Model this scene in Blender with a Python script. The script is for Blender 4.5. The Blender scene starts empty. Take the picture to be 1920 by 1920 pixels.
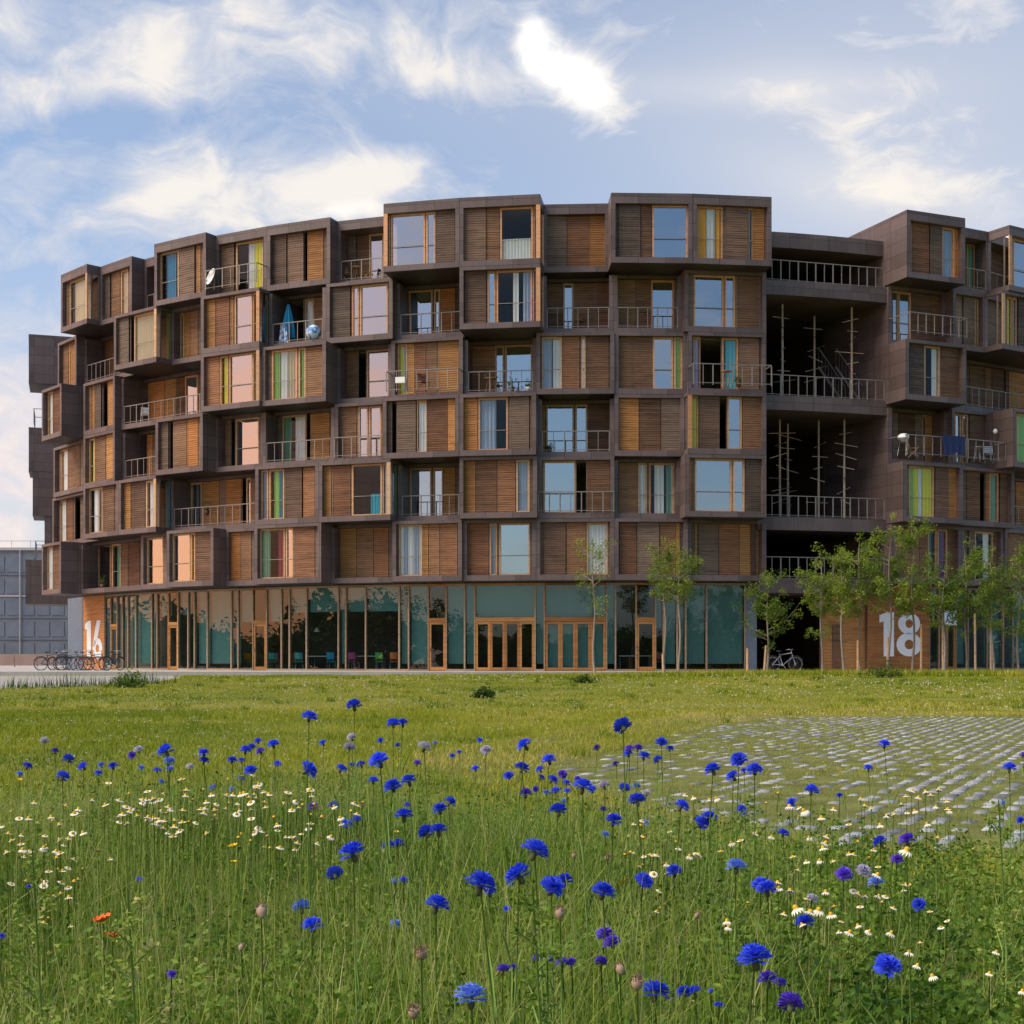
import bpy, math, random
import numpy as np
from mathutils import Vector, Matrix, Euler
random.seed(7)
rng = np.random.default_rng(11)
scene = bpy.context.scene
COL = scene.collection

# ------------------------------------------------------------------ survey: camera and the ring the building stands on
F, PX, PY, EYE = 2592.0, 960.0, 1240.0, 1.1       # focal length and principal axis measured on the photo, eye height in metres
CX, CY, R0 = 5.2, 106.0, 40.0                     # centre and radius of the ring-shaped building
H, Z1, ZG = 2.95, 4.95, 0.63                      # storey height, soffit of the first floor, level of the plaza

def at(px, py, depth):
    return Vector(((px-PX)/F*depth, depth, EYE+(PY-py)/F*depth))

def beta_of(px, r):
    a = (px-PX)/F
    A, B, C = a*a+1, -2*(a*CX+CY), CX*CX+CY*CY-r*r
    d = B*B-4*A*C
    t = (-B-math.sqrt(max(d, 0)))/(2*A)
    return math.atan2(t*a-CX, CY-t)

def ring(beta, r):
    return Vector((CX+r*math.sin(beta), CY-r*math.cos(beta), 0.0))

def gz(x, y):
    t = np.clip((np.asarray(y, float)-24)/34.0, 0, 1)
    return 0.48*t*t*(3-2*t)

# ------------------------------------------------------------------ helpers
def srgb(r, g, b):
    f = lambda c: (c/255/12.92) if c <= 10 else ((c/255+0.055)/1.055)**2.4
    return (f(r), f(g), f(b), 1)

def link(o, parent=None):
    COL.objects.link(o)
    if parent is not None:
        o.parent = parent
    return o

def tag(o, label=None, cat=None, group=None, kind=None):
    for k, v in (('label', label), ('category', cat), ('group', group), ('kind', kind)):
        if v:
            o[k] = v
    return o

def empty(name, loc=(0, 0, 0), rz=0.0, label=None, cat=None, group=None):
    o = bpy.data.objects.new(name, None)
    o.empty_display_size = 0.2
    o.location = loc
    o.rotation_euler = (0, 0, rz)
    link(o)
    return tag(o, label, cat, group)

class MB:
    """collects boxes, tubes and faces and links them as one mesh object"""
    def __init__(s):
        s.v, s.f, s.m, s.smooth = [], [], [], []
    def face(s, pts, mi=0, sm=False):
        n = len(s.v)
        s.v += [tuple(p) for p in pts]
        s.f.append(tuple(range(n, n+len(pts))))
        s.m.append(mi); s.smooth.append(sm)
    def box(s, x0, x1, y0, y1, z0, z1, mi=0, M=None):
        if x1-x0 < 1e-5 or y1-y0 < 1e-5 or z1-z0 < 1e-5:
            return
        c = [(x0,y0,z0),(x1,y0,z0),(x1,y1,z0),(x0,y1,z0),(x0,y0,z1),(x1,y0,z1),(x1,y1,z1),(x0,y1,z1)]
        if M is not None:
            c = [tuple(M @ Vector(p)) for p in c]
        n = len(s.v); s.v += c
        for q in ((0,3,2,1),(4,5,6,7),(0,1,5,4),(1,2,6,5),(2,3,7,6),(3,0,4,7)):
            s.f.append(tuple(n+i for i in q)); s.m.append(mi); s.smooth.append(False)
    def tube(s, pts, rad, mi=0, n=6, cap=True):
        pts = [Vector(p) for p in pts]
        rads = rad if isinstance(rad, (list, tuple)) else [rad]*len(pts)
        rings = []
        for i, p in enumerate(pts):
            d = (pts[min(i+1, len(pts)-1)]-pts[max(i-1, 0)])
            d = d.normalized() if d.length > 1e-9 else Vector((0, 0, 1))
            a = d.cross(Vector((0, 0, 1)) if abs(d.z) < 0.9 else Vector((1, 0, 0))).normalized()
            b = d.cross(a)
            k = len(s.v)
            for j in range(n):
                t = 2*math.pi*j/n
                s.v.append(tuple(p+(a*math.cos(t)+b*math.sin(t))*rads[i]))
            rings.append(k)
        for r0, r1 in zip(rings, rings[1:]):
            for j in range(n):
                s.f.append((r0+j, r0+(j+1) % n, r1+(j+1) % n, r1+j)); s.m.append(mi); s.smooth.append(True)
        if cap:
            for r, rev in ((rings[0], False), (rings[-1], True)):
                q = [r+j for j in range(n)]
                s.f.append(tuple(q if not rev else q[::-1])); s.m.append(mi); s.smooth.append(False)
    def lathe(s, prof, mi=0, n=10, M=None):
        rings = []
        for r, z in prof:
            k = len(s.v)
            for j in range(n):
                t = 2*math.pi*j/n
                p = Vector((r*math.cos(t), r*math.sin(t), z))
                s.v.append(tuple(M @ p) if M is not None else tuple(p))
            rings.append(k)
        for r0, r1 in zip(rings, rings[1:]):
            for j in range(n):
                s.f.append((r0+j, r0+(j+1) % n, r1+(j+1) % n, r1+j)); s.m.append(mi); s.smooth.append(True)
    def build(s, name, mats, parent=None, loc=None, rot=None):
        me = bpy.data.meshes.new(name)
        me.from_pydata(s.v, [], s.f)
        for m in (mats if isinstance(mats, (list, tuple)) else [mats]):
            me.materials.append(m)
        me.polygons.foreach_set('material_index', s.m)
        me.polygons.foreach_set('use_smooth', s.smooth)
        me.update()
        o = bpy.data.objects.new(name, me)
        link(o, parent)
        if loc is not None: o.location = loc
        if rot is not None: o.rotation_euler = rot
        return o

def np_mesh(name, V, Fc, mat, tint=None, n=4, parent=None, mats=None):
    """mesh of equal polygons from arrays; tint is one number per vertex"""
    me = bpy.data.meshes.new(name)
    V = np.ascontiguousarray(V, np.float32); Fc = np.ascontiguousarray(Fc, np.int32)
    me.vertices.add(len(V)); me.vertices.foreach_set('co', V.ravel())
    me.loops.add(Fc.size); me.loops.foreach_set('vertex_index', Fc.ravel())
    me.polygons.add(len(Fc))
    me.polygons.foreach_set('loop_start', np.arange(0, Fc.size, n, dtype=np.int32))
    me.polygons.foreach_set('loop_total', np.full(len(Fc), n, np.int32))
    me.update(calc_edges=True)
    if tint is not None:
        a = me.attributes.new('tint', 'FLOAT', 'POINT')
        a.data.foreach_set('value', np.ascontiguousarray(tint, np.float32))
    me.materials.append(mat)
    o = bpy.data.objects.new(name, me)
    return link(o, parent)

# ------------------------------------------------------------------ materials
def newmat(name):
    m = bpy.data.materials.new(name); m.use_nodes = True
    nt = m.node_tree; b = nt.nodes['Principled BSDF']
    return m, nt, b

def N(nt, typ, **kw):
    n = nt.nodes.new(typ)
    for k, v in kw.items():
        if k.startswith('i_'):
            n.inputs[k[2:].replace('_', ' ')].default_value = v
        else:
            setattr(n, k, v)
    return n

def math_n(nt, op, a, b=None, clamp=False):
    n = nt.nodes.new('ShaderNodeMath'); n.operation = op; n.use_clamp = clamp
    for i, x in enumerate((a, b)):
        if x is None: continue
        if isinstance(x, (int, float)): n.inputs[i].default_value = x
        else: nt.links.new(x, n.inputs[i])
    return n.outputs[0]

def mixc(nt, fac, a, b, mode='MIX'):
    n = nt.nodes.new('ShaderNodeMix'); n.data_type = 'RGBA'; n.blend_type = mode
    for sock, x in ((n.inputs[0], fac), (n.inputs[6], a), (n.inputs[7], b)):
        if isinstance(x, (int, float)): sock.default_value = x
        elif isinstance(x, (tuple, list)): sock.default_value = tuple(x)
        else: nt.links.new(x, sock)
    return n.outputs[2]

def noise(nt, vec, scale=(1, 1, 1), detail=4, rough=0.6, s=1.0, dist=0.0):
    mp = nt.nodes.new('ShaderNodeMapping'); mp.inputs['Scale'].default_value = scale
    nt.links.new(vec, mp.inputs[0])
    n = nt.nodes.new('ShaderNodeTexNoise'); n.inputs['Scale'].default_value = s
    n.inputs['Detail'].default_value = detail; n.inputs['Roughness'].default_value = rough
    n.inputs['Distortion'].default_value = dist
    nt.links.new(mp.outputs[0], n.inputs['Vector'])
    return n.outputs['Fac']

def ramp(nt, fac, stops):
    n = nt.nodes.new('ShaderNodeValToRGB'); e = n.color_ramp.elements
    while len(e) < len(stops): e.new(0.5)
    for el, (p, c) in zip(e, stops):
        el.position = p; el.color = c if len(c) == 4 else (*c, 1)
    nt.links.new(fac, n.inputs[0])
    return n.outputs[0]

def bump(nt, b, h, strength=0.3, dist=0.02):
    n = nt.nodes.new('ShaderNodeBump'); n.inputs['Strength'].default_value = strength; n.inputs['Distance'].default_value = dist
    nt.links.new(h, n.inputs['Height']); nt.links.new(n.outputs[0], b.inputs['Normal'])

def mat_wood(name, c0, c1, rough=0.7):
    m, nt, b = newmat(name)
    p = N(nt, 'ShaderNodeNewGeometry').outputs['Position']
    oi = N(nt, 'ShaderNodeObjectInfo').outputs['Random']
    a = noise(nt, p, (0.35, 0.35, 9.5), 3, 0.7, 1.0)           # tone of each slat
    g = noise(nt, p, (3, 3, 60), 4, 0.6, 1.0)                  # grain along the slats
    st = noise(nt, p, (0.5, 0.5, 0.35), 3, 0.6, 1.3)           # slow weathering
    f = math_n(nt, 'ADD', math_n(nt, 'MULTIPLY', a, 0.65), math_n(nt, 'ADD', math_n(nt, 'MULTIPLY', g, 0.2), math_n(nt, 'MULTIPLY', st, 0.35)))
    f = math_n(nt, 'ADD', f, math_n(nt, 'MULTIPLY', math_n(nt, 'SUBTRACT', oi, 0.5), 0.35))
    c = ramp(nt, f, [(0.36, c0), (0.84, c1)])
    hue = N(nt, 'ShaderNodeTexWhiteNoise', noise_dimensions='1D'); nt.links.new(oi, hue.inputs['W'])
    c = mixc(nt, 1.0, c, ramp(nt, hue.outputs['Value'], [(.0, (1.12, .90, .78, 1)), (.5, (1, 1, 1, 1)), (1.0, (.86, .90, .95, 1))]), 'MULTIPLY')
    dk = noise(nt, p, (1.3, 1.3, 22), 2, .5, 1.0)
    c = mixc(nt, math_n(nt, 'MULTIPLY', math_n(nt, 'GREATER_THAN', dk, .60), .45), c, tuple(x*.45 for x in c0[:3])+(1,))
    nt.links.new(c, b.inputs['Base Color'])
    b.inputs['Roughness'].default_value = rough
    bump(nt, b, g, 0.25, 0.01)
    return m

def mat_flat(name, c, rough=0.6, metal=0.0, var=0.12, scale=3.0, spec=0.4, bmp=0.0):
    m, nt, b = newmat(name)
    p = N(nt, 'ShaderNodeNewGeometry').outputs['Position']
    n = noise(nt, p, (scale,)*3, 5, 0.6)
    k0 = tuple(x*(1-var) for x in c[:3])+(1,); k1 = tuple(min(1, x*(1+var)) for x in c[:3])+(1,)
    nt.links.new(ramp(nt, n, [(0.25, k0), (0.75, k1)]), b.inputs['Base Color'])
    b.inputs['Roughness'].default_value = rough; b.inputs['Metallic'].default_value = metal
    b.inputs['Specular IOR Level'].default_value = spec
    if bmp: bump(nt, b, n, bmp, 0.02)
    return m

def mat_clad():
    """brown metal cladding in sheets with fine joints and rain streaks"""
    m, nt, b = newmat('brown_metal_cladding')
    tc = N(nt, 'ShaderNodeTexCoord').outputs['Object']
    p = N(nt, 'ShaderNodeNewGeometry').outputs['Position']
    sx = N(nt, 'ShaderNodeSeparateXYZ'); nt.links.new(tc, sx.inputs[0])
    sh = math_n(nt, 'ADD', sx.outputs[0], sx.outputs[1])
    def joint(v, per, w):
        fr = math_n(nt, 'FRACT', math_n(nt, 'DIVIDE', v, per))
        return math_n(nt, 'LESS_THAN', fr, w/per)
    j = math_n(nt, 'MAXIMUM', joint(sh, 1.27, 0.022), joint(sx.outputs[2], 0.62, 0.02))
    n1 = noise(nt, p, (0.6, 0.6, 0.6), 4, 0.6)
    n2 = noise(nt, p, (5, 5, 0.5), 4, 0.7)
    cell = N(nt, 'ShaderNodeTexWhiteNoise', noise_dimensions='2D')
    cv = N(nt, 'ShaderNodeCombineXYZ')
    nt.links.new(math_n(nt, 'FLOOR', math_n(nt, 'DIVIDE', sh, 1.27)), cv.inputs[0])
    nt.links.new(math_n(nt, 'FLOOR', math_n(nt, 'DIVIDE', sx.outputs[2], 0.62)), cv.inputs[1])
    nt.links.new(cv.outputs[0], cell.inputs['Vector'])
    f = math_n(nt, 'ADD', math_n(nt, 'MULTIPLY', n1, 0.4), math_n(nt, 'ADD', math_n(nt, 'MULTIPLY', n2, 0.42), math_n(nt, 'MULTIPLY', cell.outputs[0], 0.26)))
    c = ramp(nt, f, [(0.28, CLAD0), (0.72, CLAD1)])
    c = mixc(nt, math_n(nt, 'MULTIPLY', j, 0.8), c, (0.014, 0.010, 0.009, 1))
    nt.links.new(c, b.inputs['Base Color'])
    b.inputs['Roughness'].default_value = 0.5; b.inputs['Specular IOR Level'].default_value = 0.45
    return m

def mat_glass(name, tint, refl=0.45, rough=0.0):
    m, nt, b = newmat(name)
    nt.nodes.remove(b); out = nt.nodes['Material Output']
    tr = N(nt, 'ShaderNodeBsdfTransparent'); tr.inputs[0].default_value = tint
    gl = N(nt, 'ShaderNodeBsdfGlossy'); gl.inputs['Roughness'].default_value = rough
    gl.inputs['Color'].default_value = (0.93, 0.95, 0.97, 1)
    p = N(nt, 'ShaderNodeNewGeometry').outputs['Position']
    w = noise(nt, p, (1, 1, 1), 2, 0.5, 0.5)
    bp = N(nt, 'ShaderNodeBump'); bp.inputs['Strength'].default_value = 0.06; bp.inputs['Distance'].default_value = 0.03
    nt.links.new(w, bp.inputs['Height']); nt.links.new(bp.outputs[0], gl.inputs['Normal'])
    lw = N(nt, 'ShaderNodeLayerWeight'); lw.inputs[0].default_value = 0.35
    fac = math_n(nt, 'ADD', math_n(nt, 'MULTIPLY', lw.outputs['Fresnel'], 0.6), refl, True)
    mx = N(nt, 'ShaderNodeMixShader')
    nt.links.new(fac, mx.inputs[0]); nt.links.new(tr.outputs[0], mx.inputs[1]); nt.links.new(gl.outputs[0], mx.inputs[2])
    nt.links.new(mx.outputs[0], out.inputs[0])
    return m

def mat_cloth(name, c):
    m, nt, b = newmat(name)
    p = N(nt, 'ShaderNodeNewGeometry').outputs['Position']
    n = noise(nt, p, (2, 2, 0.6), 3, 0.6)
    nt.links.new(ramp(nt, n, [(0.2, tuple(x*0.85 for x in c[:3])+(1,)), (0.8, c)]), b.inputs['Base Color'])
    b.inputs['Roughness'].default_value = 0.9
    return m

def mat_leaf(name, stops, trans=0.35, rough=0.55):
    """leaves and blades: colour by the 'tint' attribute, some light passes through"""
    m, nt, b = newmat(name)
    out = nt.nodes['Material Output']
    at_ = N(nt, 'ShaderNodeAttribute', attribute_name='tint')
    p = N(nt, 'ShaderNodeNewGeometry').outputs['Position']
    n = noise(nt, p, (0.9, 0.9, 0.9), 3, 0.6)
    f = math_n(nt, 'ADD', at_.outputs['Fac'], math_n(nt, 'MULTIPLY', math_n(nt, 'SUBTRACT', n, 0.5), 0.5))
    c = ramp(nt, f, stops)
    nt.links.new(c, b.inputs['Base Color']); b.inputs['Roughness'].default_value = rough
    b.inputs['Specular IOR Level'].default_value = 0.25
    t = N(nt, 'ShaderNodeBsdfTranslucent'); nt.links.new(c, t.inputs[0])
    mx = N(nt, 'ShaderNodeMixShader'); mx.inputs[0].default_value = trans
    nt.links.new(b.outputs[0], mx.inputs[1]); nt.links.new(t.outputs[0], mx.inputs[2]); nt.links.new(mx.outputs[0], out.inputs[0])
    return m

CLAD0, CLAD1 = (0.066, 0.045, 0.041, 1), (0.146, 0.104, 0.096, 1)
M = {}
M['clad'] = mat_clad()
M['D'] = mat_wood('weathered_cedar', (0.060, 0.038, 0.025, 1), (0.250, 0.165, 0.110, 1))
M['M'] = mat_wood('brown_cedar', (0.090, 0.040, 0.018, 1), (0.350, 0.175, 0.080, 1))
M['O'] = mat_wood('fresh_orange_cedar', (0.24, 0.095, 0.018, 1), (0.56, 0.265, 0.075, 1))
M['frame'] = mat_wood('oak_window_frame', (0.42, 0.23, 0.105, 1), (0.62, 0.38, 0.2, 1), 0.5)
M['mullion'] = mat_wood('greyed_oak_mullion', (0.24, 0.165, 0.095, 1), (0.42, 0.31, 0.20, 1), 0.55)
M['glass'] = mat_glass('window_glass', (0.84, 0.90, 0.90, 1), 0.36)
M['shopglass'] = mat_glass('shopfront_glass', (0.70, 0.85, 0.83, 1), 0.045)
M['clearglass'] = mat_glass('clear_window_glass', (0.95, 0.97, 0.96, 1), 0.0)
M['rail'] = mat_flat('galvanised_rail', (0.25, 0.22, 0.19, 1), 0.5, 0.2, 0.1)
M['room'] = mat_flat('room_lining', (0.28, 0.24, 0.20, 1), 0.9)
M['dark'] = mat_flat('dark_lining', (0.09, 0.066, 0.056, 1), 0.9)
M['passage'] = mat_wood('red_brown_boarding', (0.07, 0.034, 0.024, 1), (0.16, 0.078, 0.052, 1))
M['blind'] = mat_cloth('teal_roller_blind', (0.17, 0.305, 0.295, 1))
M['concrete'] = mat_flat('pale_concrete', (0.42, 0.39, 0.36, 1), 0.85, 0, 0.15, 1.5, 0.3, 0.1)
M['white'] = mat_flat('white_paint', (0.8, 0.8, 0.78, 1), 0.55, 0, 0.04)
M['slate'] = mat_flat('blue_grey_panel', (0.13, 0.16, 0.21, 1), 0.5)
CUR = dict(w=(0.86, 0.86, 0.84, 1), y=(0.85, 0.80, 0.04, 1), g=(0.38, 0.66, 0.16, 1), b=(0.03, 0.30, 0.50, 1), o=(0.90, 0.46, 0.02, 1),
           l=(0.60, 0.50, 0.72, 1), p=(0.20, 0.08, 0.25, 1), c=(0.18, 0.58, 0.68, 1), k=(0.70, 0.60, 0.42, 1), s=(0.42, 0.50, 0.62, 1),
           t=(0.20, 0.42, 0.28, 1), r=(0.34, 0.05, 0.07, 1), h=(0.82, 0.84, 0.80, 1), j=(0.02, 0.45, 0.60, 1))
for k, c in CUR.items():
    M['cur_'+k] = mat_cloth('curtain_cloth_'+k, c)
# ------------------------------------------------------------------ the ring building: room modules on six storeys
dorm = empty('dormitory_building', (CX, CY, ZG), 0, 'ring-shaped brown student housing block of stacked timber-shuttered boxes projecting at different depths', 'building')
DORM_LOC = Vector((CX, CY, ZG))

def cur_mb(x0, x1, y, z0, z1, amp=0.035):
    mb = MB(); n = max(6, int((x1-x0)/0.05)); ph = random.uniform(0, 6)
    w = random.uniform(0.13, 0.2)
    for i in range(n):
        a, b = x0+(x1-x0)*i/n, x0+(x1-x0)*(i+1)/n
        ya, yb = (y+amp*math.sin(2*math.pi*a/w+ph), y+amp*math.sin(2*math.pi*b/w+ph))
        mb.face([(a, ya, z0), (b, yb, z0), (b, yb, z1), (a, ya, z1)], 0, True)
    return mb

def add_rail(mb, x0, x1, y, z, h=1.0, step=0.5, post=0.025, mi=0, ret=0.0):
    """top rail, posts and thin uprights; ret: returns at both ends back to the wall"""
    mb.box(x0, x1, y, y+0.05, z+h-0.04, z+h, mi)
    mb.box(x0, x1, y+0.012, y+0.037, z+0.08, z+0.105, mi)
    n = max(1, round((x1-x0)/step))
    for i in range(n+1):
        x = x0+(x1-x0)*i/n
        w = post if i % 2 == 0 else post*0.55
        mb.box(x-w, x+w, y+0.008, y+0.042, z, z+h-0.042, mi)
    if ret:
        for x in (x0, x1):
            mb.box(x-0.02, x+0.02, y+0.055, y+ret, z+h-0.04, z+h, mi)

def shutter_mb(x0, x1, z0, z1, y, pitch=0.104):
    mb = MB()
    fw = 0.035
    mb.box(x0, x0+fw, y, y+0.05, z0, z1); mb.box(x1-fw, x1, y, y+0.05, z0, z1)
    mb.box(x0+fw, x1-fw, y+0.004, y+0.048, z0, z0+0.05); mb.box(x0+fw, x1-fw, y+0.004, y+0.048, z1-0.05, z1)
    mb.box(x0+fw, x1-fw, y+0.04, y+0.046, z0+0.05, z1-0.05, 1)
    n = max(2, int((z1-z0-0.1)/pitch)); p = (z1-z0-0.1)/n
    for i in range(n):
        a = z0+0.05+i*p; d = random.uniform(-0.006, 0.008)
        mb.box(x0+fw, x1-fw, y+0.008+d, y+0.034+d, a+0.018, a+p-0.002)
    return mb

def window_mb(x0, x1, z0, z1, y, fw=0.075, guard=True, framed=True):
    """timber frame (0), pane (1), guard bar (2)"""
    mb = MB()
    if framed:
        mb.box(x0, x0+fw, y, y+0.12, z0, z1); mb.box(x1-fw, x1, y, y+0.12, z0, z1)
        mb.box(x0+fw, x1-fw, y+0.003, y+0.118, z0, z0+0.07); mb.box(x0+fw, x1-fw, y+0.003, y+0.118, z1-0.09, z1)
    else:
        fw = 0.0
    a, b, lo, hi = x0+fw, x1-fw, z0+0.07, z1-0.09
    mb.face([(a, y+0.07, lo), (b, y+0.07, lo), (b, y+0.07, hi), (a, y+0.07, hi)], 1)
    if guard and framed:
        mb.box(a, b, y-0.03, y-0.005, z0+0.93, z0+0.96, 2)
    return mb

def px_local(px, O, u, n_in, yloc):
    """where the sight line of column px meets the plane yloc metres behind the module's front: distance along the module"""
    d = Vector(((px-PX)/F, 1.0))
    o2 = Vector((O.x, O.y)); u2 = Vector((u.x, u.y)); i2 = Vector((n_in.x, n_in.y))
    t = (o2.dot(i2)+yloc)/d.dot(i2)
    return (d*t-o2).dot(u2)

def parse(s):
    out = []
    for tok in s.split():
        cur = None
        if '/' in tok: tok, cur = tok.split('/')
        a, b = tok[1:].split('-')
        cs = []
        if cur:
            for c in cur.split(','):
                q0, q1 = c[1:].split('-'); cs.append((c[0], float(q0)/100, float(q1)/100))
        out.append((tok[0], float(a), float(b), cs))
    return out

MODS = {}
def module(fl, b0, b1, p, rec, spec, flags=''):
    r = R0+p
    P0, P1 = ring(b0, r), ring(b1, r)
    w = (P1-P0).length; u = (P1-P0)/w; nin = Vector((-u.y, u.x, 0))
    z0 = Z1+(fl-1)*H
    fl_set = flags.split()
    cl, cr, rec_b = 'cl' in fl_set, 'cr' in fl_set, rec > 0.45
    D, t, e = 5.6+p, 0.2, 0.003
    top = H+0.32 if fl == 6 else H-0.004
    mb = MB()
    mb.box(e, w-e, 0, D, 0.0, 0.28)                                            # floor slab
    ty = 0.0 if not rec_b or fl == 6 else rec-0.25
    mb.box(e, w-e, ty, D, H-0.16, top)                                         # ceiling slab (and parapet on the top storey)
    zs0, zs1 = 0.28, H-0.16
    for sx, corner in ((0, cl), (1, cr)):
        x0, x1 = (e, t) if sx == 0 else (w-t, w-e)
        ys = 1.55 if corner else 0.006
        mb.box(x0, x1, ys, D-0.01, zs0, zs1)
        if corner:
            xm = x0+0.05 if sx == 0 else x1-0.05
            mb.box(x0, x1, 0.004, 0.06, zs0, zs1, 2); mb.box(x0, x1, 1.49, 1.55, zs0, zs1, 2)
            mb.face([(xm, 0.06, zs0), (xm, 1.49, zs0), (xm, 1.49, zs1), (xm, 0.06, zs1)], 3)
    mb.box(t, w-t, D-0.35, D-0.25, zs0, zs1, 1)                                # back of the room
    mb.box(t, w-t, rec+0.3, D-0.35, zs1-0.03, zs1-0.001, 1)                    # room ceiling
    ps = sorted(parse(spec), key=lambda q: q[1])
    yl = rec
    lo, hi = 0.285, H-0.165
    xs = []
    xmin, xmax = (0.03 if cl else t), (w-0.03 if cr else w-t)
    for ty_, a, b, cs in ps:
        xa = min(max(px_local(a, P0, u, nin, yl), xmin), xmax); xb = min(max(px_local(b, P0, u, nin, yl), xmin), xmax)
        if xb-xa > 0.06: xs.append([ty_, xa, xb, cs])
    # timber filler between the leaves
    cur_x = xmin; fill = []
    for q in xs:
        if q[1]-cur_x > 0.03: fill.append((cur_x, q[1]-0.003))
        cur_x = max(cur_x, q[2])
    if xmax-cur_x > 0.03: fill.append((cur_x+0.003, xmax))
    for a, b in fill: mb.box(a, b, yl+0.02, yl+0.09, lo-0.003, hi+0.003, 4)
    rz = math.atan2(u.y, u.x)
    mod = mb.build('room_module', [M['clad'], M['room'], M['frame'], M['glass'], M['D']], dorm, P0+Vector((0, 0, z0))-DORM_LOC, (0, 0, rz))
    for ty_, xa, xb, cs in xs:
        if ty_ in 'DMO':
            s = 0.0 if ty_ == 'D' else 0.055
            shutter_mb(xa, xb, lo, hi-0.01, yl-0.07+s).build('shutter', [M[ty_], M['dark']], mod)
            if rec_b is False and ty_ in 'DM' : pass
        elif ty_ in 'GV':
            wd = window_mb(xa, xb, lo, hi, yl+0.0, 0.075 if ty_ == 'G' else 0.03, not ('r' in fl_set), True).build('window', [M['frame'], M['clearglass'] if sum(q1-q0 for _, q0, q1 in cs) > .33 else M['glass'], M['rail']], mod)
            for c, q0, q1 in cs:
                cur_mb(xa+0.05+(xb-xa-0.1)*q0, xa+0.05+(xb-xa-0.1)*q1, yl+0.13, lo+0.05, hi-0.06 if c not in 'hj' else lo+1.05).build('curtain', M['cur_'+c], mod)  # pale cloth in corner-glass V strips stands for the sky they reflect
        elif ty_ == 'K':
            pass
    for f in fl_set:
        if f[:3] == 'cur':
            c = cur_mb(0.75, 1.4, 0, zs0+.04, zs1-.05); c.v = [(w-0.12+y_, x_, z_) for x_, y_, z_ in c.v]
            c.build('curtain', M['cur_'+f[3]], mod)
    for f in fl_set:
        if f == 'r' or f[0] == 'R':
            rb = MB()
            if f == 'r': add_rail(rb, t+0.02, w-t-0.02, 0.03, 0.28)
            else:
                d = float(f[1:]); add_rail(rb, 0.03, w-0.03, -d, 0.28, ret=d)
                if d > 0.3: pass
            rb.build('balcony_railing', M['rail'], mod)
    MODS[(fl, round((b0+b1)/2, 4))] = (mod, P0, u, nin, z0, w)
    return mod

T = {}
T[6] = [(114,163,1.4,.25,"M118-129 G131-161/k20-100",'cr curk'), (163,247,.6,.25,"D192-208 M210-225 G227-240/k0-100",''), (247,289,-.2,1.1,"M277-287",'r'),
 (289,386,1.2,.25,"G299-335/b30-80 D337-366 O369-376",''), (386,500,.5,.3,"D410-440 G443-493/w40-65,y66-100",'R0.8'), (500,619,.5,.3,"D507-538 D541-570 K571-576 O577-606",''),
 (619,719,-.2,1.0,"D637-668 M670-690 G692-719",'r'), (719,861,1.5,.25,"V722-731/s0-100 G733-797 G799-816 D817-853",'cl'), (861,1013,1.5,.25,"D869-911 M912-936 G938-999/h0-100 V1001-1011/s0-100",'cr'),
 (1013,1146,0,.3,"M1014-1023 D1024-1062 M1064-1104 O1105-1142",''), (1146,1299,1.5,.25,"D1160-1200 M1202-1221 G1223-1290",''),
 (1299,1447,1.5,.25,"G1307-1355/o5-35,w38-75,o76-100 D1360-1401 V1403-1411/s0-100 O1412-1432",''), None,
 (0,1810,1.5,.3,"V1702-1709/y0-100 M1710-1741 D1743-1765 G1766-1790/s0-100 O1791-1797",''), (1810,1893,.4,.8,"G1813-1838/t20-100 M1842-1862",'r'),
 (1893,2010,1.7,.3,"V1894-1899/w0-100 G1900-1935 M1937-1985",'cl')]
T[5] = [(108,143,.5,.25,"M118-129 O130-132 O136-141",''), (143,213,0,1.2,"M158-180 M182-212",'r'), (213,293,1.3,.25,"D217-243 K245-251 G252-290/k0-100",'cr cury'),
 (293,376,.3,.45,"G325-345/s0-40 O346-356 M357-371",''), (376,486,1.3,.25,"O385-404 M406-430 O433-438 G440-473 V475-483/k0-100",'cr cury'),
 (486,611,.5,1.5,"M508-524 K526-568 G572-589/w0-100 M590-605",'r'), (611,736,.5,.25,"D619-657 G660-673 G675-727",''), (736,861,0,1.4,"O755-764 G766-811 G814-825 O826-853",'r'),
 (861,1013,1.5,.3,"D872-911 G914-929 G931-998/w45-62,s75-100 V1000-1010/s0-100",'cr'), (1013,1150,0,1.3,"M1015-1055 G1056-1075 M1077-1115 M1118-1143",'r'),
 (1150,1283,0,.8,"M1157-1190 M1192-1219 G1221-1264 O1266-1276",'r'), (1283,1437,.5,.25,"G1301-1357 G1359-1378 M1383-1421",''), None,
 (0,1787,0,.3,"V1668-1684 G1685-1708 M1710-1745 M1747-1775",'R1.6'), (1787,1880,.5,.3,"D1805-1826 G1828-1863/c0-100 M1866-1872",''),
 (1880,2010,1.6,.3,"V1888-1897/y0-100 V1899-1906/w0-100 D1908-1930 G1932-1970",'cl')]
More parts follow.
